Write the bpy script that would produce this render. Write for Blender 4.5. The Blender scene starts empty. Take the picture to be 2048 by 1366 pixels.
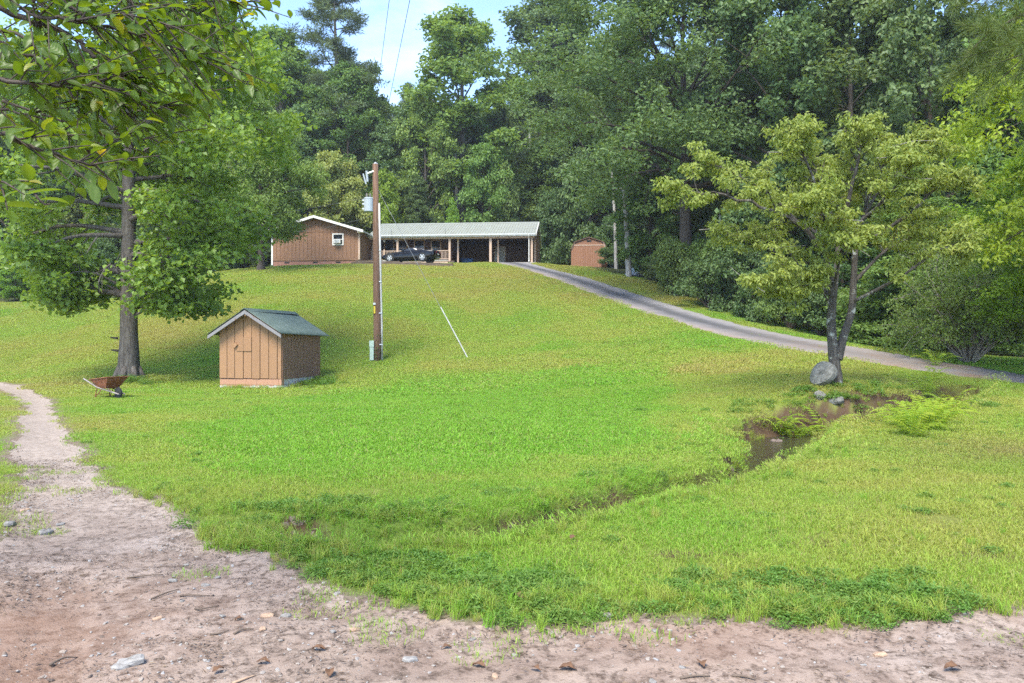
import bpy, math, random
import numpy as np
from mathutils import Vector, Matrix
R = math.radians
random.seed(7); RNG = np.random.default_rng(7)
SC = bpy.context.scene; COL = SC.collection

# ------------------------------------------------------------------ camera, sky, sun, exposure
F = 1593.0; CAMZ = 1.6
cam = bpy.data.cameras.new('camera'); cam.lens = 28.0; cam.sensor_width = 36.0
cam.clip_start = 0.05; cam.clip_end = 2000
camo = bpy.data.objects.new('camera', cam); COL.objects.link(camo)
camo.location = (0, 0, CAMZ); camo.rotation_euler = (R(90), 0, 0); SC.camera = camo

SUN_EL, SUN_AZ = R(54), R(201)          # azimuth clockwise from +Y (north): light from behind left of the camera
world = bpy.data.worlds.new('World'); SC.world = world; world.use_nodes = True
wn = world.node_tree; wn.nodes.clear()
wout = wn.nodes.new('ShaderNodeOutputWorld'); wbg = wn.nodes.new('ShaderNodeBackground')
sky = wn.nodes.new('ShaderNodeTexSky'); sky.sky_type = 'NISHITA'; sky.sun_disc = False
sky.sun_elevation = SUN_EL; sky.sun_rotation = SUN_AZ; sky.air_density = 0.75; sky.dust_density = 0.2; sky.ozone_density = 2.5
wbg.inputs['Strength'].default_value = 0.145
wtc = wn.nodes.new('ShaderNodeTexCoord'); wmp = wn.nodes.new('ShaderNodeMapping'); wmp.inputs['Scale'].default_value = (2.2, 2.2, 5.0)
wno = wn.nodes.new('ShaderNodeTexNoise'); wno.inputs['Scale'].default_value = 1.6; wno.inputs['Detail'].default_value = 7; wno.inputs['Roughness'].default_value = 0.55
wcr = wn.nodes.new('ShaderNodeValToRGB'); wcr.color_ramp.elements[0].position = 0.57; wcr.color_ramp.elements[1].position = 0.80
wcr.color_ramp.elements[0].color = (0.0, 0.0, 0.0, 1); wcr.color_ramp.elements[1].color = (0.8, 0.8, 0.8, 1)
wmx = wn.nodes.new('ShaderNodeMix'); wmx.data_type = 'RGBA'
wmx.inputs['B'].default_value = (2.8, 3.4, 4.0, 1)          # thin white cloud
wn.links.new(wtc.outputs['Generated'], wmp.inputs['Vector']); wn.links.new(wmp.outputs['Vector'], wno.inputs['Vector'])
wn.links.new(wno.outputs['Fac'], wcr.inputs['Fac']); wn.links.new(wcr.outputs['Color'], wmx.inputs['Factor'])
wn.links.new(sky.outputs['Color'], wmx.inputs['A']); wn.links.new(wmx.outputs['Result'], wbg.inputs['Color'])
wn.links.new(wbg.outputs['Background'], wout.inputs['Surface'])

sl = bpy.data.lights.new('sun', 'SUN'); sl.energy = 2.3; sl.angle = R(26); sl.color = (1.0, 0.93, 0.80)
so = bpy.data.objects.new('sun', sl); COL.objects.link(so); so.location = (-20, -20, 40)
sd = Vector((math.sin(SUN_AZ) * math.cos(SUN_EL), math.cos(SUN_AZ) * math.cos(SUN_EL), math.sin(SUN_EL)))
so.rotation_euler = (-sd).to_track_quat('-Z', 'Y').to_euler()

SC.render.engine = 'CYCLES'
SC.view_settings.view_transform = 'Standard'; SC.view_settings.look = 'None'
SC.view_settings.exposure = 1.95; SC.view_settings.gamma = 1.0; SC.view_settings.use_curve_mapping = False
SC.cycles.use_denoising = False; SC.cycles.use_adaptive_sampling = True; SC.cycles.adaptive_threshold = 0.02; SC.cycles.sample_clamp_indirect = 4
SC.cycles.max_bounces = 8; SC.cycles.diffuse_bounces = 6; SC.cycles.glossy_bounces = 2
SC.cycles.transmission_bounces = 6; SC.cycles.transparent_max_bounces = 8
SC.cycles.caustics_reflective = False; SC.cycles.caustics_refractive = False

def at(px, py, d):
    return np.array([(px - 1024) / F * d, d, CAMZ + (683 - py) / F * d])
def flat(px, py, z=0.0):
    d = (CAMZ - z) * F / (py - 683.0)
    return np.array([(px - 1024) / F * d, d])

# ------------------------------------------------------------------ object helpers
def tag(o, label=None, cat=None, group=None, kind=None):
    if label: o['label'] = label
    if cat: o['category'] = cat
    if group: o['group'] = group
    if kind: o['kind'] = kind
    return o
def link(o, parent=None):
    COL.objects.link(o)
    if parent is not None: o.parent = parent
    return o
def empty(name, loc, rz=0.0, scale=1.0):
    o = bpy.data.objects.new(name, None); o.empty_display_size = 0.2
    o.location = tuple(float(v) for v in loc); o.rotation_euler = (0, 0, rz); o.scale = (scale,) * 3
    return link(o)
def mesh_np(name, V, Fa, mat=None, smooth=False, fattr=None, vattr=None):
    """V (n,3); Fa: list of int arrays (k,3|4)"""
    V = np.asarray(V, np.float32).reshape(-1, 3)
    if isinstance(Fa, np.ndarray): Fa = [Fa]
    Fa = [np.asarray(f, np.int32) for f in Fa if len(f)]
    me = bpy.data.meshes.new(name)
    me.vertices.add(len(V)); me.vertices.foreach_set('co', V.ravel())
    loops = np.concatenate([f.ravel() for f in Fa]); tot = np.concatenate([np.full(len(f), f.shape[1], np.int32) for f in Fa])
    me.loops.add(len(loops)); me.loops.foreach_set('vertex_index', loops)
    me.polygons.add(len(tot)); me.polygons.foreach_set('loop_start', np.concatenate([[0], np.cumsum(tot)[:-1]]).astype(np.int32))
    me.polygons.foreach_set('use_smooth', np.full(len(tot), smooth, bool))
    for dom, d in (('FACE', fattr), ('POINT', vattr)):
        for k, a in (d or {}).items():
            at_ = me.attributes.new(k, 'FLOAT', dom); at_.data.foreach_set('value', np.asarray(a, np.float32))
    me.update(calc_edges=True); me.validate()
    if mat is not None: me.materials.append(mat)
    return me
def obj(name, me, parent=None, loc=None, rot=None, scale=None):
    o = bpy.data.objects.new(name, me); link(o, parent)
    if loc is not None: o.location = tuple(float(v) for v in loc)
    if rot is not None: o.rotation_euler = rot
    if scale is not None: o.scale = (scale,) * 3 if np.isscalar(scale) else tuple(scale)
    return o
class MB:
    """collects simple shapes into one mesh"""
    def __init__(s): s.V = []; s.F = []; s.n = 0
    def add(s, V, Fs):
        V = np.asarray(V, float).reshape(-1, 3); s.V.append(V)
        for f in Fs: s.F.append([i + s.n for i in f])
        s.n += len(V); return s
    def box(s, x0, x1, y0, y1, z0, z1, M=None):
        V = np.array([(x, y, z) for z in (z0, z1) for y in (y0, y1) for x in (x0, x1)], float)
        if M is not None: V = np.array([tuple(M @ Vector(v)) for v in V])
        return s.add(V, [(0, 2, 3, 1), (4, 5, 7, 6), (0, 1, 5, 4), (1, 3, 7, 5), (3, 2, 6, 7), (2, 0, 4, 6)])
    def tube(s, P, rad, n=8, cap=True):
        P = np.asarray(P, float); rad = np.broadcast_to(np.asarray(rad, float), (len(P),))
        V = tube_verts(P, rad, n); k = len(P); Fs = []
        for i in range(k - 1):
            for j in range(n):
                a = i * n + j; b = i * n + (j + 1) % n; Fs.append((a, b, b + n, a + n))
        if cap: Fs.append(tuple(range(n))[::-1]); Fs.append(tuple(range((k - 1) * n, k * n)))
        return s.add(V, Fs)
    def prism(s, poly, axis, a0, a1):
        """poly: 2-D points extruded along axis ('x','y','z') from a0 to a1"""
        k = len(poly); V = []
        for a in (a0, a1):
            for p in poly:
                V.append({'x': (a, p[0], p[1]), 'y': (p[0], a, p[1]), 'z': (p[0], p[1], a)}[axis])
        Fs = [tuple(range(k))[::-1], tuple(range(k, 2 * k))]
        for i in range(k): j = (i + 1) % k; Fs.append((i, j, j + k, i + k))
        return s.add(V, Fs)
    def mesh(s, name, mat, smooth=False, bevel=0):
        me = bpy.data.meshes.new(name); me.from_pydata([tuple(v) for v in np.concatenate(s.V)], [], s.F)
        import bmesh
        bm = bmesh.new(); bm.from_mesh(me); bmesh.ops.recalc_face_normals(bm, faces=bm.faces)
        if bevel: bmesh.ops.bevel(bm, geom=bm.edges[:] , offset=bevel, segments=1, affect='EDGES', clamp_overlap=True)
        bm.to_mesh(me); bm.free()
        if smooth: me.polygons.foreach_set('use_smooth', np.ones(len(me.polygons), bool))
        me.materials.append(mat); me.update(); return me
    def build(s, name, mat, parent=None, smooth=False, bevel=0, **k):
        return obj(name, s.mesh(name, mat, smooth, bevel), parent, **k)
def tube_verts(P, rad, n):
    T = np.gradient(P, axis=0); T /= np.linalg.norm(T, axis=1, keepdims=True) + 1e-9
    ref = np.where(np.abs(T[:, 2:3]) > 0.9, np.array([[1., 0, 0]]), np.array([[0, 0, 1.]]))
    if abs(T[0, 2]) > 0.5: ref = np.tile([[1., 0.01, 0]], (len(P), 1))
    U = np.cross(ref, T); U /= np.linalg.norm(U, axis=1, keepdims=True) + 1e-9; W = np.cross(T, U)
    a = np.arange(n) * 2 * math.pi / n
    return (P[:, None] + rad[:, None, None] * (np.cos(a)[None, :, None] * U[:, None] + np.sin(a)[None, :, None] * W[:, None])).reshape(-1, 3)
def bx(name, mat, parent, x0, x1, y0, y1, z0, z1, bevel=0):
    return MB().box(x0, x1, y0, y1, z0, z1).build(name, mat, parent, bevel=bevel)

# ------------------------------------------------------------------ materials
def mat_new(name):
    m = bpy.data.materials.new(name); m.use_nodes = True; nt = m.node_tree
    return m, nt, nt.nodes['Principled BSDF']
def N(nt, t, **kw):
    n = nt.nodes.new(t)
    for k, v in kw.items():
        if k.startswith('_'): setattr(n, k[1:], v)
        else: n.inputs[k].default_value = v
    return n
def ramp(nt, src, stops):
    n = nt.nodes.new('ShaderNodeValToRGB'); cr = n.color_ramp
    while len(cr.elements) < len(stops): cr.elements.new(0.5)
    for e, (p, c) in zip(cr.elements, stops): e.position = p; e.color = (*c, 1)
    nt.links.new(src, n.inputs['Fac']); return n.outputs['Color']
def mixc(nt, fac, a, b, mode='MIX'):
    n = nt.nodes.new('ShaderNodeMix'); n.data_type = 'RGBA'; n.blend_type = mode
    for k, v in (('Factor', fac), ('A', a), ('B', b)):
        if isinstance(v, (int, float)): n.inputs[k].default_value = v
        elif isinstance(v, tuple): n.inputs[k].default_value = (*v, 1)
        else: nt.links.new(v, n.inputs[k])
    return n.outputs['Result']
def noise_out(nt, scale, detail=4, rough=0.6, coord='Object', stretch=None, dist=0.0):
    if coord == 'Position': src = nt.nodes.new('ShaderNodeNewGeometry').outputs['Position']
    else: src = nt.nodes.new('ShaderNodeTexCoord').outputs[coord]
    if stretch:
        mp = nt.nodes.new('ShaderNodeMapping'); mp.inputs['Scale'].default_value = stretch
        nt.links.new(src, mp.inputs['Vector']); src = mp.outputs['Vector']
    n = N(nt, 'ShaderNodeTexNoise', Scale=scale, Detail=detail, Roughness=rough, Distortion=dist)
    nt.links.new(src, n.inputs['Vector']); return n.outputs['Fac']
def bump(nt, b, h, strength=0.3, dist=0.02):
    n = N(nt, 'ShaderNodeBump', Strength=strength, Distance=dist); nt.links.new(h, n.inputs['Height']); nt.links.new(n.outputs['Normal'], b.inputs['Normal'])
def simple(name, c0, c1=None, scale=6, rough=0.7, metal=0.0, bmp=0.0, stretch=None, spec=0.3, coord='Object', detail=5):
    m, nt, b = mat_new(name); c1 = c1 or tuple(v * 0.75 for v in c0)
    f = noise_out(nt, scale, detail, 0.6, coord, stretch)
    nt.links.new(ramp(nt, f, [(0.3, c1), (0.7, c0)]), b.inputs['Base Color'])
    b.inputs['Roughness'].default_value = rough; b.inputs['Metallic'].default_value = metal; b.inputs['Specular IOR Level'].default_value = spec
    if bmp: bump(nt, b, f, bmp, 0.02)
    return m
def painted_board(name, c, worn, seed_scale=3.0, wear=0.62):
    """painted timber with vertical grain, board to board change and patches of wear"""
    m, nt, b = mat_new(name)
    g = noise_out(nt, 9, 6, 0.65, 'Object', (5, 5, 0.5)); p = noise_out(nt, seed_scale, 5, 0.6)
    oi = nt.nodes.new('ShaderNodeObjectInfo').outputs['Random']
    col = mixc(nt, 0.35, c, ramp(nt, oi, [(0, tuple(v * 0.72 for v in c)), (1, tuple(min(1, v * 1.2) for v in c))]))
    col = mixc(nt, g, tuple(v * 0.55 for v in c), col)
    w = ramp(nt, p, [(wear, (0, 0, 0)), (wear + 0.1, (1, 1, 1))])
    col = mixc(nt, w, col, worn)
    nt.links.new(col, b.inputs['Base Color']); b.inputs['Roughness'].default_value = 0.75; b.inputs['Specular IOR Level'].default_value = 0.2
    bump(nt, b, g, 0.35, 0.01); return m
def leaf_mat(name, c0, c1, trans=0.35, rough=0.5, spec=0.35, warm=(1.25, 1.15, 0.5)):
    m, nt, b = mat_new(name)
    v = N(nt, 'ShaderNodeAttribute', _attribute_name='v').outputs['Fac']
    col = ramp(nt, v, [(0.0, c0), (0.55, tuple((p + q) / 2 for p, q in zip(c0, c1))), (1.0, c1)])
    oi = nt.nodes.new('ShaderNodeObjectInfo').outputs['Random']
    hs = N(nt, 'ShaderNodeHueSaturation'); mr = N(nt, 'ShaderNodeMapRange', **{'To Min': 0.485, 'To Max': 0.512}); nt.links.new(oi, mr.inputs['Value'])
    nt.links.new(mr.outputs['Result'], hs.inputs['Hue']); nt.links.new(col, hs.inputs['Color']); col = hs.outputs['Color']
    nt.links.new(col, b.inputs['Base Color']); b.inputs['Roughness'].default_value = rough; b.inputs['Specular IOR Level'].default_value = spec
    tr = nt.nodes.new('ShaderNodeBsdfTranslucent'); tc = mixc(nt, 1.0, col, warm, 'MULTIPLY'); nt.links.new(tc, tr.inputs['Color'])
    ms = N(nt, 'ShaderNodeMixShader', Fac=trans); nt.links.new(b.outputs[0], ms.inputs[1]); nt.links.new(tr.outputs[0], ms.inputs[2])
    nt.links.new(ms.outputs[0], nt.nodes['Material Output'].inputs['Surface']); return m
def bark_mat(name, c0, c1, scale=7, lichen=0.0):
    m, nt, b = mat_new(name); f = noise_out(nt, scale, 6, 0.7, 'Object', (2.2, 2.2, 0.35), 0.4)
    col = ramp(nt, f, [(0.32, c1), (0.66, c0)])
    if lichen:
        l = noise_out(nt, 5, 4, 0.6); col = mixc(nt, ramp(nt, l, [(0.6 - lichen, (0, 0, 0)), (0.72 - lichen, (1, 1, 1))]), col, (0.36, 0.37, 0.33))
    nt.links.new(col, b.inputs['Base Color']); b.inputs['Roughness'].default_value = 0.9; b.inputs['Specular IOR Level'].default_value = 0.1
    bump(nt, b, f, 0.8, 0.05); return m
def glass_dark(name):
    m, nt, b = mat_new(name); b.inputs['Base Color'].default_value = (0.012, 0.014, 0.018, 1); b.inputs['Roughness'].default_value = 0.05
    b.inputs['Specular IOR Level'].default_value = 0.6; return m

# ------------------------------------------------------------------ terrain height
def hash2(ix, iy, seed):
    h = (ix.astype(np.int64) * 374761393 + iy.astype(np.int64) * 668265263 + seed * 974711) & 0x7fffffff
    h = ((h ^ (h >> 13)) * 1274126177) & 0x7fffffff
    return ((h ^ (h >> 16)) & 0xffff) / 65535.0
def vnoise(x, y, scale, seed=0, octaves=3):
    x = np.asarray(x, float) * scale; y = np.asarray(y, float) * scale; r = 0; a = 1; t = 0
    for o in range(octaves):
        ix = np.floor(x); iy = np.floor(y); fx = x - ix; fy = y - iy; fx = fx * fx * (3 - 2 * fx); fy = fy * fy * (3 - 2 * fy)
        v = (hash2(ix, iy, seed + o) * (1 - fx) + hash2(ix + 1, iy, seed + o) * fx) * (1 - fy) + (hash2(ix, iy + 1, seed + o) * (1 - fx) + hash2(ix + 1, iy + 1, seed + o) * fx) * fy
        r = r + a * v; t += a; a *= 0.5; x = x * 2.03 + 17.1; y = y * 2.03 + 5.3
    return r / t
def sstep(e0, e1, x):
    t = np.clip((x - e0) / (e1 - e0), 0, 1); return t * t * (3 - 2 * t)
GC = []
for (x, y) in [(-14, -4), (-6, -4), (0, -4), (6, -4), (14, -4), (-10, 3), (-4, 3), (2, 3), (8, 3), (14, 5), (-8, 8), (-2, 8), (4, 7), (10, 9),
               (-11, 14), (-5, 14), (1, 14), (-16, 14), (-14, 21), (-8, 21), (-2, 21), (3, 19), (9, 13), (14, 14), (-9, 27), (-18, 26), (-3, 25.5), (-22, 20), (20, 12)]:
    GC.append((x, y, 0.0))
for c in [(755, 722, 33), (750, 650, 40), (750, 600, 46), (750, 560, 53), (750, 540, 58), (750, 529, 61), (760, 525, 63.5),
          (450, 740, 32), (450, 680, 38), (470, 600, 46), (450, 560, 53), (470, 541, 58), (560, 533, 63), (640, 531, 63.5), (250, 762, 29),
          (200, 735, 34), (200, 680, 40), (200, 640, 46), (150, 607, 53), (60, 600, 58), (0, 740, 36), (0, 682, 42), (0, 615, 52), (-200, 620, 50), (-200, 730, 36),
          (1024, 722, 32), (1024, 680, 38), (1024, 640, 43), (1024, 600, 48), (1024, 560, 54), (1024, 535, 60),
          (1250, 737, 28), (1250, 702, 32), (1250, 665, 37), (1500, 748, 23.5), (1480, 705, 30), (1400, 668, 35),
          (1150, 534, 66), (1178, 534, 72), (1270, 551, 62), (1330, 575, 54), (1520, 645, 42), (1700, 695, 33), (2000, 722, 28), (1900, 712, 30), (2200, 730, 26)]:
    GC.append(tuple(at(*c)))
GC += [(-1, 67, 8.16), (-5, 68, 8.16), (-12, 68, 8.1), (-18, 68, 8.0), (0, 77, 8.3), (-12, 78, 8.4), (-24, 76, 8.0), (-34, 62, 5.4), (-45, 70, 7.5),
       (20, 42, 1.9), (26, 34, 1.2), (30, 50, 3.5), (22, 60, 5.5), (12, 76, 8.6), (25, 80, 10), (45, 60, 6), (45, 30, 2), (30, 20, .6),
       (0, 92, 10.5), (-20, 95, 11.5), (20, 95, 12.5), (0, 110, 15), (0, 140, 23), (0, 180, 27), (-60, 100, 16), (60, 100, 20), (-100, 180, 40), (100, 180, 42), (-70, 140, 27), (70, 140, 32),
       (-100, 90, 16), (110, 90, 20), (0, 260, 30), (-200, 260, 60), (200, 260, 60)]
GC = np.array(GC)
def tps_K(A, B):
    d2 = ((A[:, None, :] - B[None, :, :]) ** 2).sum(-1) + 1e-9; return 0.5 * d2 * np.log(d2)
_n = len(GC); _P = GC[:, :2] / 30.0
_K = tps_K(_P, _P) + np.eye(_n) * 2e-3; _Q = np.c_[np.ones(_n), _P]
_A = np.block([[_K, _Q], [_Q.T, np.zeros((3, 3))]]); _W = np.linalg.solve(_A, np.r_[GC[:, 2], 0, 0, 0])
def tps(x, y):
    out = np.empty(len(x))
    for i in range(0, len(x), 40000):
        p = np.c_[x[i:i + 40000], y[i:i + 40000]] / 30.0
        out[i:i + 40000] = tps_K(p, _P) @ _W[:_n] + _W[_n] + p @ _W[_n + 1:]
    return out
def catmull(P, per=8):
    P = np.asarray(P, float); Q = np.vstack([2 * P[0] - P[1], P, 2 * P[-1] - P[-2]]); out = []
    for i in range(1, len(Q) - 2):
        for t in np.linspace(0, 1, per, endpoint=False):
            a, b, c, d = Q[i - 1], Q[i], Q[i + 1], Q[i + 2]
            out.append(0.5 * ((2 * b) + (c - a) * t + (2 * a - 5 * b + 4 * c - d) * t * t + (3 * b - a - 3 * c + d) * t ** 3))
    return np.array(out + [P[-1]])
def dist_poly(x, y, P):
    """distance to polyline P (k,m>=2); also interpolated extra columns and signed side"""
    best = np.full(len(x), 1e9); ext = np.zeros((len(x), P.shape[1] - 2)); side = np.zeros(len(x))
    for i in range(len(P) - 1):
        a, b = P[i], P[i + 1]; dx, dy = b[0] - a[0], b[1] - a[1]; L2 = dx * dx + dy * dy + 1e-12
        t = np.clip(((x - a[0]) * dx + (y - a[1]) * dy) / L2, 0, 1)
        ex = x - a[0] - t * dx; ey = y - a[1] - t * dy; d = np.sqrt(ex * ex + ey * ey); m = d < best
        best[m] = d[m]; side[m] = np.sign(dx * ey - dy * ex)[m]
        if ext.shape[1]: ext[m] = (a[2:] + t[:, None] * (b[2:] - a[2:]))[m]
    return best, ext, side
DRIVE = catmull([(-0.2, 67.6, 8.14), (0.0, 65.0, 8.0), tuple(at(1052, 533, 62)), tuple(at(1126, 552, 57.5)), tuple(at(1222, 585, 51)), tuple(at(1352, 629, 43)), tuple(at(1500, 668, 36)),
                 tuple(at(1690, 704, 29)), tuple(at(1900, 738, 25)), (15.6, 22.6, 0.42), (19.5, 19.5, 0.25), (26, 17, 0.2)], 8)
DITCH = catmull([(11.6, 20.4, .55, .55), (10.0, 18.6, .6, .6), (8.6, 17.3, .65, .65), (7.0, 16.75, .62, .7), (5.9, 16.4, .62, .9), (5.0, 14.9, .6, .85), (4.4, 13.3, .58, .8), (3.85, 12.0, .55, .55), (3.1, 10.4, .45, .38),
                 (2.2, 9.3, .42, .34), (1.15, 8.35, .40, .34), (.3, 7.35, .40, .36), (-.5, 6.75, .40, .38), (-1.2, 6.62, .34, .36), (-1.75, 6.8, .22, .36), (-2.3, 7.1, .04, .3)], 6)
DOGX, DOGY = 7.57, 18.6
def height(x, y):
    x = np.asarray(x, float).ravel(); y = np.asarray(y, float).ravel()
    z = tps(x, y)
    z = z + (vnoise(x, y, .35, 3) - .5) * .10 * sstep(2, 9, y) + (vnoise(x, y, 1.6, 9) - .5) * .035
    z += 0.42 * np.exp(-(((x - DOGX) / 2.0) ** 2 + ((y - DOGY - .2) / 1.1) ** 2))
    z += 0.12 * np.exp(-(((x + 13.9) / 1.2) ** 2 + ((y - 29) / 1.2) ** 2))
    dd, ez, _ = dist_poly(x, y, DRIVE); w = 1 - sstep(1.9, 4.2, dd); z = z * (1 - w) + ez[:, 0] * w
    dc, e, _ = dist_poly(x, y, DITCH)
    z -= e[:, 0] * (1 - sstep(0.5, 1.0, dc / (e[:, 1] * (1.25 + .5 * (vnoise(x, y, 1.3, 21) - .5)))))
    return z
def hz(x, y): return float(height([x], [y])[0])

# dirt road outline on the ground
RE = [(0, 766), (35, 773), (70, 788), (100, 802), (104, 823), (120, 846), (140, 876), (152, 902), (176, 928), (211, 958), (240, 990), (300, 1010), (370, 1030), (410, 1065), (425, 1090), (530, 1113),
      (632, 1150), (700, 1174), (850, 1220), (912, 1240), (1069, 1246), (1155, 1240), (1264, 1220), (1342, 1232), (1504, 1242), (1600, 1248), (1680, 1252), (1793, 1254), (1903, 1250), (2048, 1236)]
LE = [(0, 1085), (30, 1062), (22, 1010), (38, 965), (26, 925), (22, 899), (44, 873), (38, 840), (50, 817), (32, 791), (0, 777)]
ROAD = [flat(*p) for p in RE] + [np.array(p) for p in [(4.6, 4.6), (9, 5.0), (16, 5.5), (16, -5), (-16, -5), (-16, 3.6), (-9, 5.2)]] + [flat(*p) for p in LE] + [np.array(p) for p in [(-19.5, 28.0), (-28, 29.5), (-28, 31.5), (-20, 31.2)]]
ROAD = np.array(ROAD)
def inside(x, y, P):
    r = np.zeros(len(x), bool); j = len(P) - 1
    for i in range(len(P)):
        c = ((P[i, 1] > y) != (P[j, 1] > y)) & (x < (P[j, 0] - P[i, 0]) * (y - P[i, 1]) / (P[j, 1] - P[i, 1] + 1e-12) + P[i, 0]); r ^= c; j = i
    return r
def road_sdf(x, y):
    x = np.asarray(x, float); y = np.asarray(y, float)
    d = dist_poly(x, y, np.vstack([ROAD, ROAD[:1]]))[0]; s = np.where(inside(x, y, ROAD), -d, d)
    return s + (vnoise(x, y, 1.1, 31) - .5) * .35 + (vnoise(x, y, 5, 33) - .5) * .16
LUSH = np.array([flat(350, 850), flat(470, 905), flat(560, 955), flat(700, 962), flat(900, 935), flat(1150, 912), flat(1280, 865), flat(1310, 800), flat(1250, 768), flat(900, 772), flat(640, 790)])
def lush_sdf(x, y):
    d = dist_poly(x, y, np.vstack([LUSH, LUSH[:1]]))[0]; return np.where(inside(x, y, LUSH), -d, d) + (vnoise(x, y, .7, 41) - .5) * 1.2
def bare_amount(x, y):
    """0 grass .. 1 soil: ditch banks, bank below the dogwood, a few worn spots"""
    dc, e, side = dist_poly(x, y, DITCH)
    b = 1.0 * (1 - sstep(.7, 1.1, dc / (e[:, 1] * 1.15 + .05))) * (e[:, 0] > .06) * np.where(y < 11, np.clip(.28 + 1.2 * (vnoise(x, y, .9, 55) - .3), .1, 1), 1)
    b = np.maximum(b, .9 * np.exp(-(((x - DOGX - .3) / 2.1) ** 2 + ((y - DOGY + .9) / .7) ** 2)) * (.4 + vnoise(x, y, 2, 51)))
    b = np.maximum(b, .95 * np.exp(-(((x - 10.1) / 1.0) ** 2 + ((y - 19.5) / .6) ** 2)))
    for (px, py, a, c) in [(1365, 1110, .30, .10), (1620, 1165, .35, .07), (1740, 1160, .25, .06), (1960, 1112, .5, .10), (1500, 1110, .25, .09), (1740, 1068, .15, .06), (1300, 700, 1.2, .5), (1840, 935, .5, .3), (735, 700, .4, .3), (1640, 1085, .4, .1), (1010, 1185, .25, .08), (1120, 1175, .3, .1), (1250, 720, 1.2, .5)]:
        q = flat(px, max(py, 760)) if py > 760 else at(px, py, 33)[:2]
        b = np.maximum(b, .72 * np.exp(-(((x - q[0]) / a) ** 2 + ((y - q[1]) / (c * 2)) ** 2)))
    return sstep(.34, .52, b * (.25 + 1.2 * vnoise(x, y, 6, 61, 4)))
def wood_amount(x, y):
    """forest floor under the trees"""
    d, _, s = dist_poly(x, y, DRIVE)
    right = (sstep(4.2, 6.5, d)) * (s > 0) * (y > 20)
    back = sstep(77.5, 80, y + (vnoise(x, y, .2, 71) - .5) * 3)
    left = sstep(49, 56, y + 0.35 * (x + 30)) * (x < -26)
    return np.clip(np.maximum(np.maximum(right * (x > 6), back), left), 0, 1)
def tint_at(x, y):
    """0 dry yellowish .. 1 lush"""
    n = vnoise(x, y, .12, 81, 4); m = vnoise(x, y, .6, 83, 3)
    t = .54 + (n - .5) * 1.25 + (m - .5) * .8
    t = t + .5 * (1 - sstep(-.6, .7, lush_sdf(x, y)))
    rr_ = np.hypot((x + 1.5) / 1.7, y - 17); t = t + .09 * np.sin((rr_ + .5 * vnoise(x, y, .15, 85)) * 2 * math.pi / 1.15) * (y > 8)
    t = t + .14 * sstep(8, 5, y) - .06 * sstep(30, 50, y)
    return np.clip(t, 0, 1)

# ------------------------------------------------------------------ ground meshes
ys = [-4.0]
while ys[-1] < 255: ys.append(ys[-1] + (.3 if ys[-1] < 2 else max(.028, .0088 * ys[-1])))
ys = np.array(ys); us = np.linspace(-1, 1, 500)
GX = us[None, :] * (6 + .95 * np.maximum(ys, 0))[:, None]; GY = np.repeat(ys[:, None], len(us), 1)
gx, gy = GX.ravel(), GY.ravel(); gz = height(gx, gy)
sdf = road_sdf(gx, gy)
rd = sdf < 0
gz = gz - .03 * sstep(.05, -.25, sdf) + rd * ((vnoise(gx, gy, 1.2, 91, 4) - .5) * .05 + (vnoise(gx, gy, 9, 93, 3) - .5) * .022 + (vnoise(gx, gy, 30, 94, 2) - .5) * .008)
# tyre prints of lugged tread pressed in at the lower left
trk = dist_poly(gx, gy, np.array([(-3.2, 5.6), (-2.55, 4.5), (-2.1, 3.4), (-1.9, 2.6)]))
gz = gz - rd * (1 - sstep(.14, .2, trk[0])) * (.012 + .014 * (np.sin((gy * 1.0 + np.abs(trk[0]) * .8) * 2 * math.pi / .075) > 0))
nr, nc = GX.shape; idx = np.arange(nr * nc).reshape(nr, nc)
quads = np.stack([idx[:-1, :-1], idx[:-1, 1:], idx[1:, 1:], idx[1:, :-1]], -1).reshape(-1, 4)
qroad = sdf[quads].mean(1) < 0
GV = np.c_[gx, gy, gz]
def sub_mesh(name, sel, mat, attrs):
    q = quads[sel]; used = np.unique(q); mp = np.full(len(GV), -1); mp[used] = np.arange(len(used))
    return mesh_np(name, GV[used], mp[q], mat, True, vattr={k: a[used] for k, a in attrs.items()})

mg, nt, b = mat_new('lawn_soil')
ti = N(nt, 'ShaderNodeAttribute', _attribute_name='tint').outputs['Fac']; ba = N(nt, 'ShaderNodeAttribute', _attribute_name='bare').outputs['Fac']; wo = N(nt, 'ShaderNodeAttribute', _attribute_name='wood').outputs['Fac']
f1 = noise_out(nt, 22, 6, .7, 'Position'); f2 = noise_out(nt, 3, 5, .6, 'Position')
gcol = ramp(nt, ti, [(0, (.21, .19, .06)), (.5, (.175, .215, .04)), (1, (.115, .21, .022))])
gcol = mixc(nt, ramp(nt, f1, [(.3, (0, 0, 0)), (.75, (1, 1, 1))]), mixc(nt, .55, gcol, (.10, .085, .04)), gcol)
f5 = noise_out(nt, 30, 6, .75, 'Position'); soil = ramp(nt, mixc(nt, .5, f2, f5), [(.25, (.04, .025, .016)), (.55, (.085, .055, .035)), (.8, (.15, .10, .065))])
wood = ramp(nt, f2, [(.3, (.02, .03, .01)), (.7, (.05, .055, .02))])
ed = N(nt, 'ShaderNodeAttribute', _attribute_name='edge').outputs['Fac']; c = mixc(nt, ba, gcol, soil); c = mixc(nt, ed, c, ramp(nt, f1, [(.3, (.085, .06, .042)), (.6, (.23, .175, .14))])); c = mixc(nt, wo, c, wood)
nt.links.new(c, b.inputs['Base Color']); b.inputs['Roughness'].default_value = .95; b.inputs['Specular IOR Level'].default_value = .08; bump(nt, b, f1, .6, .04)
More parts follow.
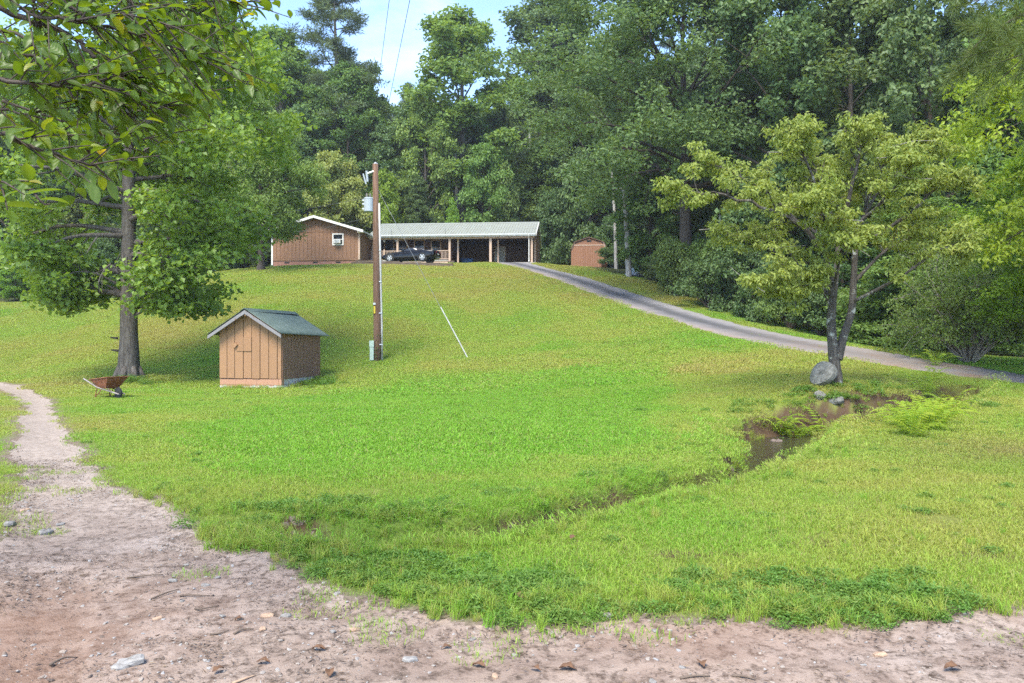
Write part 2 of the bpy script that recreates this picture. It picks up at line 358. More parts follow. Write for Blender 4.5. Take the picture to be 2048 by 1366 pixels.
tag(obj('ground', sub_mesh('ground', ~qroad, mg, {'tint': tint_at(gx, gy), 'bare': bare_amount(gx, gy), 'wood': wood_amount(gx, gy), 'edge': sstep(.3, .0, sdf + (vnoise(gx, gy, 7, 63) - .5) * .3)})), kind='structure')

md, nt, b = mat_new('dirt')
f1 = noise_out(nt, .55, 5, .6, 'Position'); f2 = noise_out(nt, 14, 8, .75, 'Position'); f3 = noise_out(nt, 90, 3, .6, 'Position'); f4 = noise_out(nt, 2.4, 6, .65, 'Position', dist=.6)
c = ramp(nt, f1, [(.3, (.285, .21, .16)), (.5, (.335, .26, .21)), (.7, (.375, .305, .26))])
c = mixc(nt, ramp(nt, f4, [(.42, (0, 0, 0)), (.62, (1, 1, 1))]), c, (.225, .165, .13))
c = mixc(nt, ramp(nt, f2, [(.35, (1, 1, 1)), (.52, (0, 0, 0))]), c, (.065, .046, .034))
c = mixc(nt, ramp(nt, f3, [(.62, (0, 0, 0)), (.72, (1, 1, 1))]), c, (.29, .25, .215))
ox = N(nt, 'ShaderNodeAttribute', _attribute_name='red').outputs['Fac']; c = mixc(nt, ox, c, (.215, .125, .085))
pth = N(nt, 'ShaderNodeAttribute', _attribute_name='gravel').outputs['Fac']; c = mixc(nt, pth, c, ramp(nt, f2, [(.3, (.20, .158, .125)), (.6, (.36, .30, .25))]))
nt.links.new(c, b.inputs['Base Color']); b.inputs['Roughness'].default_value = .95; b.inputs['Specular IOR Level'].default_value = .1
ad = nt.nodes.new('ShaderNodeMath'); ad.operation = 'ADD'; nt.links.new(f2, ad.inputs[0]); nt.links.new(f3, ad.inputs[1]); bump(nt, b, ad.outputs[0], .55, .02)
redm = .65 * np.clip(np.exp(-(((gx + 2.9) / 1.0) ** 2 + ((gy - 4.0) / 1.3) ** 2)) * 1.1 + .55 * np.exp(-(((gx - 1.0) / .9) ** 2 + ((gy - 4.3) / .35) ** 2)) + (vnoise(gx, gy, 2, 97) - .5) * .3, 0, 1)
grv = sstep(5, 10, gy) * .8
tag(obj('dirt_road', sub_mesh('dirt_road', qroad, md, {'red': redm, 'gravel': grv})), kind='structure')

# driveway strip
DR = catmull(DRIVE[:, :3], 3); T = np.gradient(DR[:, :2], axis=0); T /= np.linalg.norm(T, axis=1, keepdims=True); NN = np.c_[-T[:, 1], T[:, 0]]
lat = np.linspace(-1, 1, 15); V = []; A = []; B_ = []
for i, p in enumerate(DR):
    w = 1.72 + .10 * math.sin(i * .7) + .08 * math.sin(i * 1.9 + 1)
    if i < 12: w += 1.6 * (1 - i / 12)
    jl, jr = (vnoise(np.array([i * .35]), np.array([3.0]), 1, 201)[0] - .5) * .5, (vnoise(np.array([i * .35]), np.array([9.0]), 1, 203)[0] - .5) * .5
    for l in lat:
        q = p[:2] + NN[i] * (l * w + (jl if l < -.9 else jr if l > .9 else 0)); V.append((q[0], q[1], p[2] + .03 - .05 * l ** 4 * (abs(l) > .95) + .015 * (1 - l * l))); A.append(l * .5 + .5); B_.append(i / len(DR))
n = len(lat); ii = np.arange(len(DR) * n).reshape(-1, n)
q = np.stack([ii[:-1, :-1], ii[:-1, 1:], ii[1:, 1:], ii[1:, :-1]], -1).reshape(-1, 4)
ma, nt, b = mat_new('worn_asphalt')
la = N(nt, 'ShaderNodeAttribute', _attribute_name='lat').outputs['Fac']; al = N(nt, 'ShaderNodeAttribute', _attribute_name='along').outputs['Fac']
f1 = noise_out(nt, 1.1, 6, .65, 'Position'); f2 = noise_out(nt, 28, 5, .7, 'Position')
ls = nt.nodes.new('ShaderNodeMath'); ls.operation = 'MULTIPLY_ADD'; nt.links.new(f1, ls.inputs[0]); ls.inputs[1].default_value = .35; nt.links.new(la, ls.inputs[2])
base = ramp(nt, ls.outputs[0], [(.12, (.28, .20, .15)), (.28, (.27, .235, .22)), (.5, (.16, .155, .16)), (.62, (.085, .085, .092)), (.74, (.10, .10, .105)), (.9, (.22, .21, .215)), (1.0, (.25, .24, .235))])
dusty = ramp(nt, f1, [(.3, (.27, .175, .115)), (.5, (.25, .205, .17)), (.7, (.235, .215, .20))])
base = mixc(nt, ramp(nt, al, [(.5, (0, 0, 0)), (.72, (1, 1, 1))]), base, dusty)
base = mixc(nt, ramp(nt, f2, [(.35, (1, 1, 1)), (.55, (0, 0, 0))]), base, mixc(nt, .5, base, (.05, .045, .04)))
nt.links.new(base, b.inputs['Base Color']); b.inputs['Roughness'].default_value = .9; b.inputs['Specular IOR Level'].default_value = .15; bump(nt, b, f2, .4, .02)
tag(obj('driveway', mesh_np('driveway', V, q, ma, True, vattr={'lat': A, 'along': B_})), kind='structure')

# stream water lying in the ditch
W = DITCH[(DITCH[:, 1] > 11.9) & (DITCH[:, 0] < 10.5)]; W = catmull(W[:, :2], 3); T = np.gradient(W, axis=0); T /= np.linalg.norm(T, axis=1, keepdims=True); V = []
hb = height(W[:, 0], W[:, 1]); zs = np.minimum.accumulate(np.convolve(np.pad(hb, 6, 'edge'), np.ones(13) / 13, 'valid')) + .13
for p, t, z in zip(W, T, zs):
    for l in (-1.1, -.5, 0, .5, 1.1): V.append((p[0] - t[1] * l, p[1] + t[0] * l, z))
ii = np.arange(len(V)).reshape(-1, 5); q = np.stack([ii[:-1, :-1], ii[:-1, 1:], ii[1:, 1:], ii[1:, :-1]], -1).reshape(-1, 4)
mw, nt, b = mat_new('stream_water'); b.inputs['Base Color'].default_value = (.035, .028, .022, 1); b.inputs['Roughness'].default_value = .08; b.inputs['Specular IOR Level'].default_value = .6
bump(nt, b, noise_out(nt, 9, 4, .6, 'Position'), .5, .04)
tag(obj('stream', mesh_np('stream', V, q, mw, True)), kind='structure')
# ------------------------------------------------------------------ shared materials
M = {
 'siding': painted_board('house_siding', (.295, .165, .10), (.25, .14, .088), 2.0, .75),
 'siding_shaded': painted_board('shaded_porch_siding', (.10, .058, .045), (.09, .05, .04), 2.0, .75),  # house siding darkened: shade under porch and carport roof put into the colour
 'barn': painted_board('barn_siding', (.31, .16, .10), (.27, .14, .09), 2.0, .75),
 'brick': simple('painted_foundation', (.31, .16, .12), (.24, .12, .09), 12, .85, bmp=.3),
 'white': simple('white_trim', (.72, .71, .67), (.60, .58, .54), 4, .5),
 'cream': simple('tan_post_paint', (.50, .37, .28), (.40, .29, .22), 3, .6),
 'roof': simple('pale_green_metal_roof', (.36, .375, .33), (.31, .325, .285), 1.5, .4, metal=.25, spec=.5),
 'gutter': simple('grey_gutter', (.48, .50, .50), (.40, .42, .42), 3, .4),
 'glass': glass_dark('dark_window_glass'),
 'dark': simple('dark_interior', (.03, .025, .022), (.02, .016, .015), 3, .9),
 'concrete': simple('concrete', (.40, .38, .35), (.30, .28, .26), 6, .9, bmp=.2),
 'door': simple('grey_door_paint', (.42, .44, .45), (.36, .38, .39), 2, .5),
 'black': simple('black_plastic', (.02, .02, .02), (.012, .012, .012), 10, .5),
 'rubber': simple('tyre_rubber', (.025, .025, .025), (.018, .018, .018), 20, .85),
 'timber': simple('grey_landscape_timber', (.15, .115, .085), (.06, .045, .035), 7, .95, bmp=.5, stretch=(.4, 3, 3)),
 'blue': simple('blue_plastic', (.02, .12, .32), (.018, .09, .25), 4, .5),
 'galv': simple('galvanised_steel', (.55, .57, .58), (.44, .46, .47), 5, .45, metal=.4),
 'greybox': simple('grey_painted_steel', (.36, .40, .43), (.30, .34, .37), 4, .45),
 'greenbox': simple('pale_green_box', (.36, .46, .40), (.30, .38, .33), 4, .6),
 'pvc': simple('pale_conduit', (.42, .42, .40), (.33, .33, .31), 4, .5),
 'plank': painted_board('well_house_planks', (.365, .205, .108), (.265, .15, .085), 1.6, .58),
 'plank_shaded': painted_board('well_house_planks_shaded', (.27, .15, .098), (.20, .11, .075), 1.6, .58),  # darker copy of the front planks, the side wall's shade in its colour
 'fascia': painted_board('grey_weathered_fascia', (.25, .24, .245), (.17, .10, .07), 4.5, .58),
 'handle': simple('grey_handle_wood', (.30, .27, .25), (.2, .17, .155), 8, .85),
 'raw': simple('raw_timber', (.16, .12, .09), (.09, .065, .05), 6, .9, stretch=(1, 1, 6)),
 'blackpipe': simple('dark_iron', (.03, .03, .032), (.02, .02, .02), 8, .6),
 'stone': simple('grey_lichen_stone', (.23, .225, .20), (.075, .072, .06), 9, .95, bmp=.7, detail=8),
 'stone_brown': simple('brown_stone', (.22, .17, .14), (.09, .07, .06), 9, .95, bmp=.6),
}
mrs, nt, b = mat_new('rusty_steel'); f = noise_out(nt, 9, 6, .65)
nt.links.new(ramp(nt, f, [(.3, (.10, .032, .016)), (.55, (.22, .07, .03)), (.75, (.27, .11, .055))]), b.inputs['Base Color']); b.inputs['Roughness'].default_value = .8; M['rust'] = mrs
mbl, nt, b = mat_new('painted_block'); f = noise_out(nt, 3.0, 6, .7); zc = nt.nodes.new('ShaderNodeTexCoord'); sx = nt.nodes.new('ShaderNodeSeparateXYZ'); nt.links.new(zc.outputs['Object'], sx.inputs[0])
aa = nt.nodes.new('ShaderNodeMath'); aa.operation = 'MULTIPLY_ADD'; nt.links.new(f, aa.inputs[0]); aa.inputs[1].default_value = .34; nt.links.new(sx.outputs['Z'], aa.inputs[2])
nt.links.new(ramp(nt, aa.outputs[0], [(.275, (.42, .41, .39)), (.30, (.36, .19, .115))]), b.inputs['Base Color']); b.inputs['Roughness'].default_value = .85; M['block'] = mbl   # paint worn off along the foot
mbk, nt, b = mat_new('bare_block'); f = noise_out(nt, 3.5, 6, .7); nt.links.new(ramp(nt, f, [(.35, (.30, .28, .25)), (.5, (.46, .44, .42)), (.62, (.38, .25, .18))]), b.inputs['Base Color']); b.inputs['Roughness'].default_value = .9; M['block_bare'] = mbk
mgr, nt, b = mat_new('green_corrugated_roof'); f = noise_out(nt, 5, 7, .7, 'Object', (1, 3, 1)); g = noise_out(nt, 30, 4, .7)
c = ramp(nt, f, [(.3, (.05, .075, .06)), (.55, (.085, .115, .095)), (.78, (.19, .22, .195))]); c = mixc(nt, ramp(nt, g, [(.6, (0, 0, 0)), (.75, (1, 1, 1))]), c, (.22, .25, .225))
nt.links.new(c, b.inputs['Base Color']); b.inputs['Roughness'].default_value = .6; M['green_roof'] = mgr
mpw, nt, b = mat_new('pole_wood'); f = noise_out(nt, 10, 6, .7, 'Object', (3, 3, .12)); z = noise_out(nt, .5, 3, .6)
c = ramp(nt, f, [(.3, (.045, .024, .015)), (.5, (.13, .07, .042)), (.75, (.24, .16, .11))]); nt.links.new(c, b.inputs['Base Color']); b.inputs['Roughness'].default_value = .9; bump(nt, b, f, .5, .02); M['pole'] = mpw

# ------------------------------------------------------------------ house on the hilltop
H0 = (2.0, 66.0, 8.17); HR = R(-5)
house = tag(empty('ranch_house', H0, HR), 'long brown ranch house with pale green metal roof and carport on hilltop', 'house')
def hb(name, mat, x0, x1, y0, y1, z0, z1, parent=None, bevel=0): return bx(name, M[mat], parent or house, x0, x1, y0, y1, z0, z1, bevel)
# front wing with its gable towards the road
wl, wr, wy, wm = -21.5, -14.3, -2.56, -17.9; S = .30; wz = 2.42
def gz_(x): return wz + S * (3.6 - abs(x - wm))
MB().prism([(wl, -.02), (wr, -.02), (wr, wz), (wm, wz + S * 3.6), (wl, wz)], 'y', wy + .03, 8.6).build('gable_wall', M['siding'], house)
nb = 22; bw = (wr - wl) / nb
for i in range(nb):
    x0 = wl + i * bw + .012; x1 = wl + (i + 1) * bw - .012
    if x1 > -16.5 and x0 < -15.5: segs = [(.22, 1.24), (2.25, 2.33)]
    else: segs = [(.22, 2.33)]
    for z0, z1 in segs: hb('siding_board', 'siding', x0, x1, wy, wy + .028, z0, z1)
    MB().prism([(x0, 2.36), (x1, 2.36), (x1, gz_(x1) - .02), (min(max(wm, x0), x1), gz_(min(max(wm, x0), x1)) - .02), (x0, gz_(x0) - .02)], 'y', wy, wy + .028).build('siding_board', M['siding'], house)
hb('trim_band', 'siding', wl, wr, wy - .015, wy + .03, .05, .21)
hb('corner_trim', 'cream', wr - .02, wr + .12, wy - .02, wy + .12, .1, 2.5); hb('corner_trim', 'white', wl - .10, wl + .03, wy - .02, wy + .12, -.3, 2.4)
fnd = hb('foundation', 'brick', wl + .04, wr - .04, wy + .04, wy + .3, -1.0, .04)
for x in (-20.3, -17.9, -16.0): hb('foundation_vent', 'black', x - .2, x + .2, wy + .02, wy + .06, -.16, -.06, parent=fnd)
rf = MB().prism([(wl - .5, wz - .15), (wm, wz + S * 3.6), (wr + .5, wz - .15), (wr + .5, wz - .02), (wm, wz + S * 3.6 + .14), (wl - .5, wz - .02)], 'y', wy - .45, 9.2).build('wing_roof', M['roof'], house)
for s, e in ((-1, wl - .52), (1, wr + .52)):
    MB().prism([(e, wz - .19), (wm, wz + S * 3.6 - .03), (wm, wz + S * 3.6 + .17), (e, wz + .01)], 'y', wy - .50, wy - .455).build('rake_board', M['white'], rf)
hb('eave_box', 'white', wr + .02, wr + .5, wy - .44, wy + .1, wz - .17, wz - .12, parent=rf)
def window(name, x0, x1, z0, z1, y, trim='white', tw=.1, rail=True):
    w = bpy.data.objects.new(name, MB().box(x0, x1, y + .03, y + .05, z0, z1).mesh(name, M['dark'])); link(w, house)
    m = MB(); m.box(x0 - tw, x0, y - .04, y + .06, z0 - tw, z1 + tw); m.box(x1, x1 + tw, y - .04, y + .06, z0 - tw, z1 + tw); m.box(x0, x1, y - .04, y + .06, z1, z1 + tw); m.box(x0, x1, y - .04, y + .06, z0 - tw, z0)
    m.build('window_frame', M[trim], w)
    if rail: bx('meeting_rail', M[trim], w, x0, x1, y - .01, y + .03, (z0 + z1) / 2 - .025, (z0 + z1) / 2 + .025); hs = [(z0, (z0 + z1) / 2 - .027), ((z0 + z1) / 2 + .027, z1)]
    else: hs = [(z0, z1)]
    for a, c in hs: bx('pane', M['glass'], w, x0 + .004, x1 - .004, y + .005, y + .02, a + .003, c - .003)
    return w
window('window', -16.37, -15.63, 1.36, 2.13, wy - .01)
ac = tag(empty('air_conditioner', (0, 0, 0)), 'white window air conditioner sticking out of the gable window', 'air conditioner')
ac.location = Matrix.Translation(H0) @ Matrix.Rotation(HR, 4, 'Z') @ Vector((-16.0, wy - .2, 1.42)); ac.rotation_euler = (0, 0, HR)
bx('casing', M['white'], ac, -.27, .27, -.14, .18, -.02, .30, .01)
for k in range(5): bx('louvre', M['gutter'], ac, -.2, .2, -.155, -.14, .04 + k * .05, .065 + k * .05)
# main block: walls behind the porch, roof, carport
hb('wall', 'siding_shaded', -14.3, -7.25, 2.6, 8.3, .0, 2.42)
nb = 17
for i in range(nb):
    x0 = -14.28 + i * (7.0 / nb)
    hb('porch_board', 'siding_shaded', x0 + .01, x0 + 7.0 / nb - .01, 2.575, 2.6, .28, 2.4)
for x0, x1 in ((-12.2, -11.45), (-10.72, -9.95), (-9.25, -8.5)): window('window', x0, x1, .95, 2.2, 2.57, 'cream', .08)
sd_ = window('sliding_door', -14.2, -12.65, .3, 2.3, 2.57, 'cream', .07, False); bx('stile', M['cream'], sd_, -13.46, -13.39, 2.53, 2.57, .3, 2.3)
hb('carport_back_wall', 'siding_shaded', -7.25, -.28, 6.55, 8.3, .0, 2.44)
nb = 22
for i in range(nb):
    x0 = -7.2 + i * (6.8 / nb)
    if -4.25 < x0 + .15 < -3.2: hb('carport_board', 'siding_shaded', x0 + .008, x0 + 6.8 / nb - .008, 6.525, 6.55, 2.12, 2.42); continue
    hb('carport_board', 'siding_shaded', x0 + .008, x0 + 6.8 / nb - .008, 6.525, 6.55, .02, 2.42)
dr_ = hb('door', 'door', -4.14, -3.24, 6.5, 6.54, .02, 2.06); bx('door_handle', M['galv'], dr_, -4.06, -4.0, 6.44, 6.5, .98, 1.04)
m = MB(); m.box(-4.22, -4.145, 6.49, 6.55, 0, 2.13); m.box(-3.235, -3.16, 6.49, 6.55, 0, 2.13); m.box(-4.144, -3.236, 6.49, 6.55, 2.065, 2.13); m.build('door_frame', M['cream'], house)
hb('partition_wall', 'siding_shaded', -7.33, -7.2, .9, 6.5, 0, 2.42)
hb('side_wall', 'siding', -.3, -.12, 3.2, 8.3, -.3, 2.44)
for k in range(12): hb('side_board', 'siding', -.12, -.095, 3.22 + k * .42, 3.22 + k * .42 + .40, -.25, 2.42)
hb('carport_slab', 'concrete', -7.3, -.1, .05, 6.5, -.4, .012)
hb('porch_deck', 'concrete', -14.3, -7.4, .12, 2.57, .2, .28); hb('porch_skirt', 'cream', -14.28, -7.42, .16, .2, -.3, .2)
MB().prism([(-.0, 2.42), (4.5, 3.97), (9.0, 2.42), (9.0, 2.30), (4.5, 3.83), (0, 2.30)], 'x', -14.2, -.02).build('main_roof', M['roof'], house)
mr = [o for o in house.children if o.name.startswith('main_roof')][0]
m = MB(); sl_ = 1.55 / 4.5
for k in range(62):
    x = -14.1 + k * .228
    m.prism([(0.0, 2.421), (0.0, 2.45), (4.49, 2.45 + sl_ * 4.49), (4.49, 2.421 + sl_ * 4.49)], 'x', x, x + .03)
tag(m.build('roof_ribs', M['roof'], mr), kind='stuff')
MB().prism([(4.38, 3.945), (4.5, 4.03), (4.62, 3.945), (4.5, 3.985)], 'x', -14.2, .0).build('ridge_cap', M['roof'], mr)
MB().prism([(-.03, 2.22), (4.5, 3.78), (9.03, 2.22), (9.03, 2.42), (4.5, 3.985), (-.03, 2.42)], 'x', -.018, .03).build('rake_board', M['white'], mr)
MB().prism([(.3, 2.1), (4.5, 3.76), (8.3, 2.44), (8.3, 2.1)], 'x', -.26, -.14).build('gable_end', M['siding'], house)
hb('fascia', 'white', -14.2, -.02, -.02, .02, 2.18, 2.40, parent=mr); hb('gutter', 'gutter', -14.6, -.02, -.14, -.025, 2.28, 2.40, parent=mr)
hb('soffit', 'white', -14.2, -.1, .021, .7, 2.26, 2.29, parent=mr)
hb('porch_beam', 'cream', -14.2, -.16, .25, .45, 2.06, 2.26)
hb('carport_ceiling', 'siding_shaded', -14.2, -.3, .7, 6.6, 2.38, 2.44)
for x, w in ((-14.15, .1), (-11.75, .17), (-7.3, .17), (-3.84, .2), (-3.3, .12), (-.38, .18)):
    hb('post', 'cream', x - w / 2, x + w / 2, .26 if w > .13 else 1.2, .26 + w if w > .13 else 1.3, 0 if x > -7.2 else .0, 2.06)
hb('post', 'cream', -6.75, -6.62, .9, 1.03, 0, 2.4)
def spout(x, y): MB().tube([(x, y - .1, 2.3), (x, y - .05, 2.16), (x, y + .14, 2.06), (x, y + .14, .2), (x, y + .02, .05)], .045, 6).build('downspout', M['white'], house)
spout(-.6, -.03); spout(-14.45, -.03)
hb('eave_post', 'cream', -.26, -.14, 1.8, 1.95, 0, 2.3)
# railing
rl = house
for x0, x1 in ((-14.08, -11.85), (-11.65, -7.4)):
    hb('top_rail', 'cream', x0, x1, .29, .37, 1.06, 1.11); hb('bottom_rail', 'cream', x0, x1, .31, .35, .36, .41)
bal = MB().box(-.018, .018, .313, .347, .41, 1.06).mesh('baluster', M['cream'])
x = -14.02
while x < -7.42:
    if abs(x + 11.75) > .12: obj('baluster', bal, house, loc=(x, 0, 0))
    x += .118
for x in (-12.9, -10.2, -8.8): hb('newel_post', 'cream', x - .05, x + .05, .28, .38, .28, 1.22)
for k in range(3): hb('step', 'timber', -7.2 + .0, -6.8, -.9 + k * .3, -.62 + k * .3, -.1 + k * .09, -.02 + k * .09)
for x in (-12.1, -7.5): MB().tube([(x, -.1, 1.5), (x - .04, -.12, 2.2), (x - .1, -.14, 2.9)], .012, 4).build('hanging_rod', M['blackpipe'], house)
for x, z, c in ((-12.95, 1.95, 'white'), (-11.95, 1.98, 'greybox')):
    MB().tube([(x, .5, z - .09), (x, .5, z - .05), (x, .5, z + .05), (x, .5, z + .09)], [.03, .09, .09, .03], 8).build('hanging_ornament', M[c], house)
def hpt(x, y, z): return Matrix.Translation(H0) @ Matrix.Rotation(HR, 4, 'Z') @ Vector((x, y, z))
# bin in the carport
bn = tag(empty('storage_bin', hpt(-6.35, 4.4, .015), HR), 'blue plastic storage bin standing inside the dark carport bay', 'bin')
m = MB(); m.add([(-.42, -.3, 0), (.42, -.3, 0), (.42, .3, 0), (-.42, .3, 0), (-.5, -.36, .72), (.5, -.36, .72), (.5, .36, .72), (-.5, .36, .72)], [(0, 3, 2, 1), (4, 5, 6, 7), (0, 1, 5, 4), (1, 2, 6, 5), (2, 3, 7, 6), (3, 0, 4, 7)]); m.build('tub', M['blue'], bn, bevel=.02)
bx('lid', M['blue'], bn, -.53, .53, -.39, .39, .722, .78, .015)
# landscape timbers edging the parking strip
tx = [(703, 760, 62.0, 0), (755, 800, 61.6, 0), (796, 842, 61.2, 0), (838, 880, 60.9, 0), (876, 906, 60.7, 0), (712, 748, 62.0, 1)]
tl = ['leftmost long landscape timber in the edging below the house gable', 'second landscape timber from left in the edging, behind the power pole', 'landscape timber of the edging under the front of the black car',
      'landscape timber of the edging under the rear wheel of the black car', 'rightmost short landscape timber in the edging near the porch steps', 'short upper landscape timber stacked on the leftmost edging timber']
for (a, c, d, lev), lab in zip(tx, tl):
    p, q = at(a, 522, d), at(c, 522, d - .2); L = np.linalg.norm((q - p)[:2]); mid = (p + q) / 2
    zz = hz(mid[0], mid[1]) - .04 + lev * .15
    t = MB(); t.box(-L / 2, L / 2, -.09, .09, 0, .23 if not lev else .15); o = t.build('landscape_timber', M['timber'], None, bevel=.012)
    o.location = (mid[0], mid[1], zz); o.rotation_euler = (0, R(random.uniform(-1, 1)), math.atan2(q[1] - p[1], q[0] - p[0])); tag(o, lab, 'timber', 'timbers edging the parking strip')

# ------------------------------------------------------------------ black sports convertible
def loft(stations, ring, closed=False):
    V = []; n = len(ring(stations[0]));
    for s in stations: V += ring(s)
    Fs = []
    for i in range(len(stations) - 1):
        for j in range(n - (0 if closed else 1)):
            a = i * n + j; b2 = i * n + (j + 1) % n; Fs.append((a, b2, b2 + n, a + n))
    Fs.append(tuple(range(n))[::-1]); Fs.append(tuple(range((len(stations) - 1) * n, len(stations) * n)))
    return V, Fs
mcp, nt, b = mat_new('black_car_paint'); b.inputs['Base Color'].default_value = (.004, .004, .006, 1); b.inputs['Roughness'].default_value = .18; b.inputs['Specular IOR Level'].default_value = .3; b.inputs['Coat Weight'].default_value = .0; b.inputs['Coat Roughness'].default_value = .04
M['carpaint'] = mcp; M['softtop'] = simple('black_canvas', (.03, .027, .03), (.02, .018, .02), 30, .8)
mtl, nt, b = mat_new('tail_light_red'); b.inputs['Base Color'].default_value = (.18, .01, .01, 1); b.inputs['Roughness'].default_value = .2; M['red'] = mtl
cp = at(822, 521, 63.0); cz = hz(cp[0], cp[1])
car = tag(empty('sports_car', (cp[0], cp[1], cz), R(180 - 14)), 'low black sports convertible with soft top parked in front of porch', 'car')   # nose along local +x
# station: x, bottom, shoulder height, top height, half width
ST = [(2.28, .30, .44, .50, .55), (2.18, .20, .50, .56, .74), (1.9, .16, .60, .66, .86), (1.5, .16, .70, .74, .91), (1.0, .16, .72, .80, .91), (.5, .16, .74, .86, .90), (0, .16, .76, .87, .90), (-.6, .16, .79, .88, .91), (-1.1, .16, .84, .90, .94), (-1.6, .18, .88, .93, .95), (-2.0, .24, .87, .92, .93), (-2.2, .32, .84, .89, .88), (-2.27, .42, .78, .82, .82)]
def car_ring(s):
    x, zb, zs, zt, w = s
    h = [(w * .9, zb), (w, zb + .08), (w, zb + (zs - zb) * .55), (w * .985, zs - .06), (w * .93, zs), (w * .72, zt - .01), (w * .35, zt + .012), (0, zt + .018)]
    return [(x, y, z) for y, z in h] + [(x, -y, z) for y, z in h[::-1][1:]]
V, Fs = loft(ST, car_ring, True); body = MB().add(V, Fs).build('body', M['carpaint'], car, smooth=True)
mod = body.modifiers.new('s', 'SUBSURF'); mod.levels = 1; mod.render_levels = 1
CT = [(.58, .80, .02, .70), (.08, .82, .27, .64), (-.15, .83, .315, .62), (-.5, .84, .315, .62), (-.85, .86, .22, .64), (-1.2, .88, .02, .68)]
def top_ring(s):
    x, zb, h, w = s
    a = [(w, zb), (w * .9, zb + h * .62), (w * .72, zb + h * .93), (w * .35, zb + h), (0, zb + h)]
    return [(x, y, z) for y, z in a] + [(x, -y, z) for y, z in a[::-1][1:]]
V, Fs = loft(CT, top_ring, True); MB().add(V, Fs).build('soft_top', M['softtop'], car, smooth=True)
for s in (-1, 1):
    g = [(.46, .71 * s, .84), (.03, .675 * s, .86), (-.75, .665 * s, .88), (-.66, .60 * s, 1.02), (-.4, .60 * s, 1.07), (-.02, .61 * s, 1.06)]
    MB().add(g, [(0, 1, 5), (1, 2, 3, 4, 5)]).build('side_window', M['glass'], car)
    MB().box(.3, .42, .9 * s - .08, .9 * s + .08, .80, .92).build('mirror', M['carpaint'], car, bevel=.03)
MB().add([(.62, .60, .835), (.62, -.60, .835), (.11, -.48, 1.10), (.11, .48, 1.10)], [(0, 1, 2, 3)]).build('windscreen', M['glass'], car)
MB().add([(-1.14, .40, .945), (-1.14, -.40, .945), (-.88, -.38, 1.075), (-.88, .38, 1.075)], [(0, 1, 2, 3)]).build('rear_window', simple('clear_plastic_window', (.55, .57, .6), (.4, .42, .45), 2, .12), car)
def wheel(x, s, r, w):
    e = MB(); prof = [(r * .64, -w / 2), (r * .9, -w / 2), (r, -w * .36), (r, w * .36), (r * .9, w / 2), (r * .64, w / 2)]; n = 24; V = []
    for k in range(n):
        a = k * 2 * math.pi / n; V += [(q * math.cos(a), t, q * math.sin(a)) for q, t in prof]
    k6 = len(prof); e.add(V, [((i * k6 + j), (i * k6 + (j + 1) % k6), (((i + 1) % n) * k6 + (j + 1) % k6), (((i + 1) % n) * k6 + j)) for i in range(n) for j in range(k6)])
    wv = e.build('wheel', M['rubber'], car, smooth=True, loc=(x, s * .83, r))
    m = MB(); m.tube([(0, s * w * .3, 0), (0, s * w * .49, 0)], r * .16, 10)
    for q in range(5):
        a = q * 2 * math.pi / 5 + .3; m.box(r * .1, r * .64, s * w * .40 - .012, s * w * .40 + .03, -r * .085, r * .085, Matrix.Rotation(a, 4, 'Y'))
    n = 24
    ri = [(r * .57 * math.cos(k * 2 * math.pi / n), t, r * .57 * math.sin(k * 2 * math.pi / n)) for t in (-w * .45, w * .46) for k in range(n)] + [(r * .65 * math.cos(k * 2 * math.pi / n), t, r * .65 * math.sin(k * 2 * math.pi / n)) for t in (-w * .45, w * .46) for k in range(n)]
    m.add(ri, [(k, (k + 1) % n, n + (k + 1) % n, n + k) for k in range(n)] + [(n + k, n + (k + 1) % n, 3 * n + (k + 1) % n, 3 * n + k) for k in range(n)] + [(2 * n + k, 2 * n + (k + 1) % n, (k + 1) % n, k) for k in range(n)])
    m.build('rim', M['galv'], wv, smooth=False)
    MB().tube([(0, -s * .02, 0), (0, s * .02, 0)], r * .56, 16).build('brake_disc', M['blackpipe'], wv)
for x, s in ((1.42, 1), (1.42, -1), (-1.28, 1), (-1.28, -1)):
    wheel(x, s, .32 if x > 0 else .335, .25)
    MB().tube([(x, s * .70, .34), (x, s * .925, .34)], .385, 20).build('wheel_arch', M['black'], car)
for s in (-1, 1):
    for y in (.42, .66): MB().tube([(-2.27 + .05 * (y > .5), s * y, .72), (-2.295 + .05 * (y > .5), s * y, .72)], [.085, .08], 12).build('tail_light', M['red'], car)
bx('number_plate', M['white'], car, -2.29, -2.275, -.15, .15, .55, .66); bx('rear_bumper_vent', M['black'], car, -2.24, -2.2, -.5, .5, .34, .42)
for s in (-.12, -.04, .04, .12): MB().tube([(-2.12, s, .3), (-2.28, s, .3)], .035, 8).build('exhaust_tip', M['galv'], car)

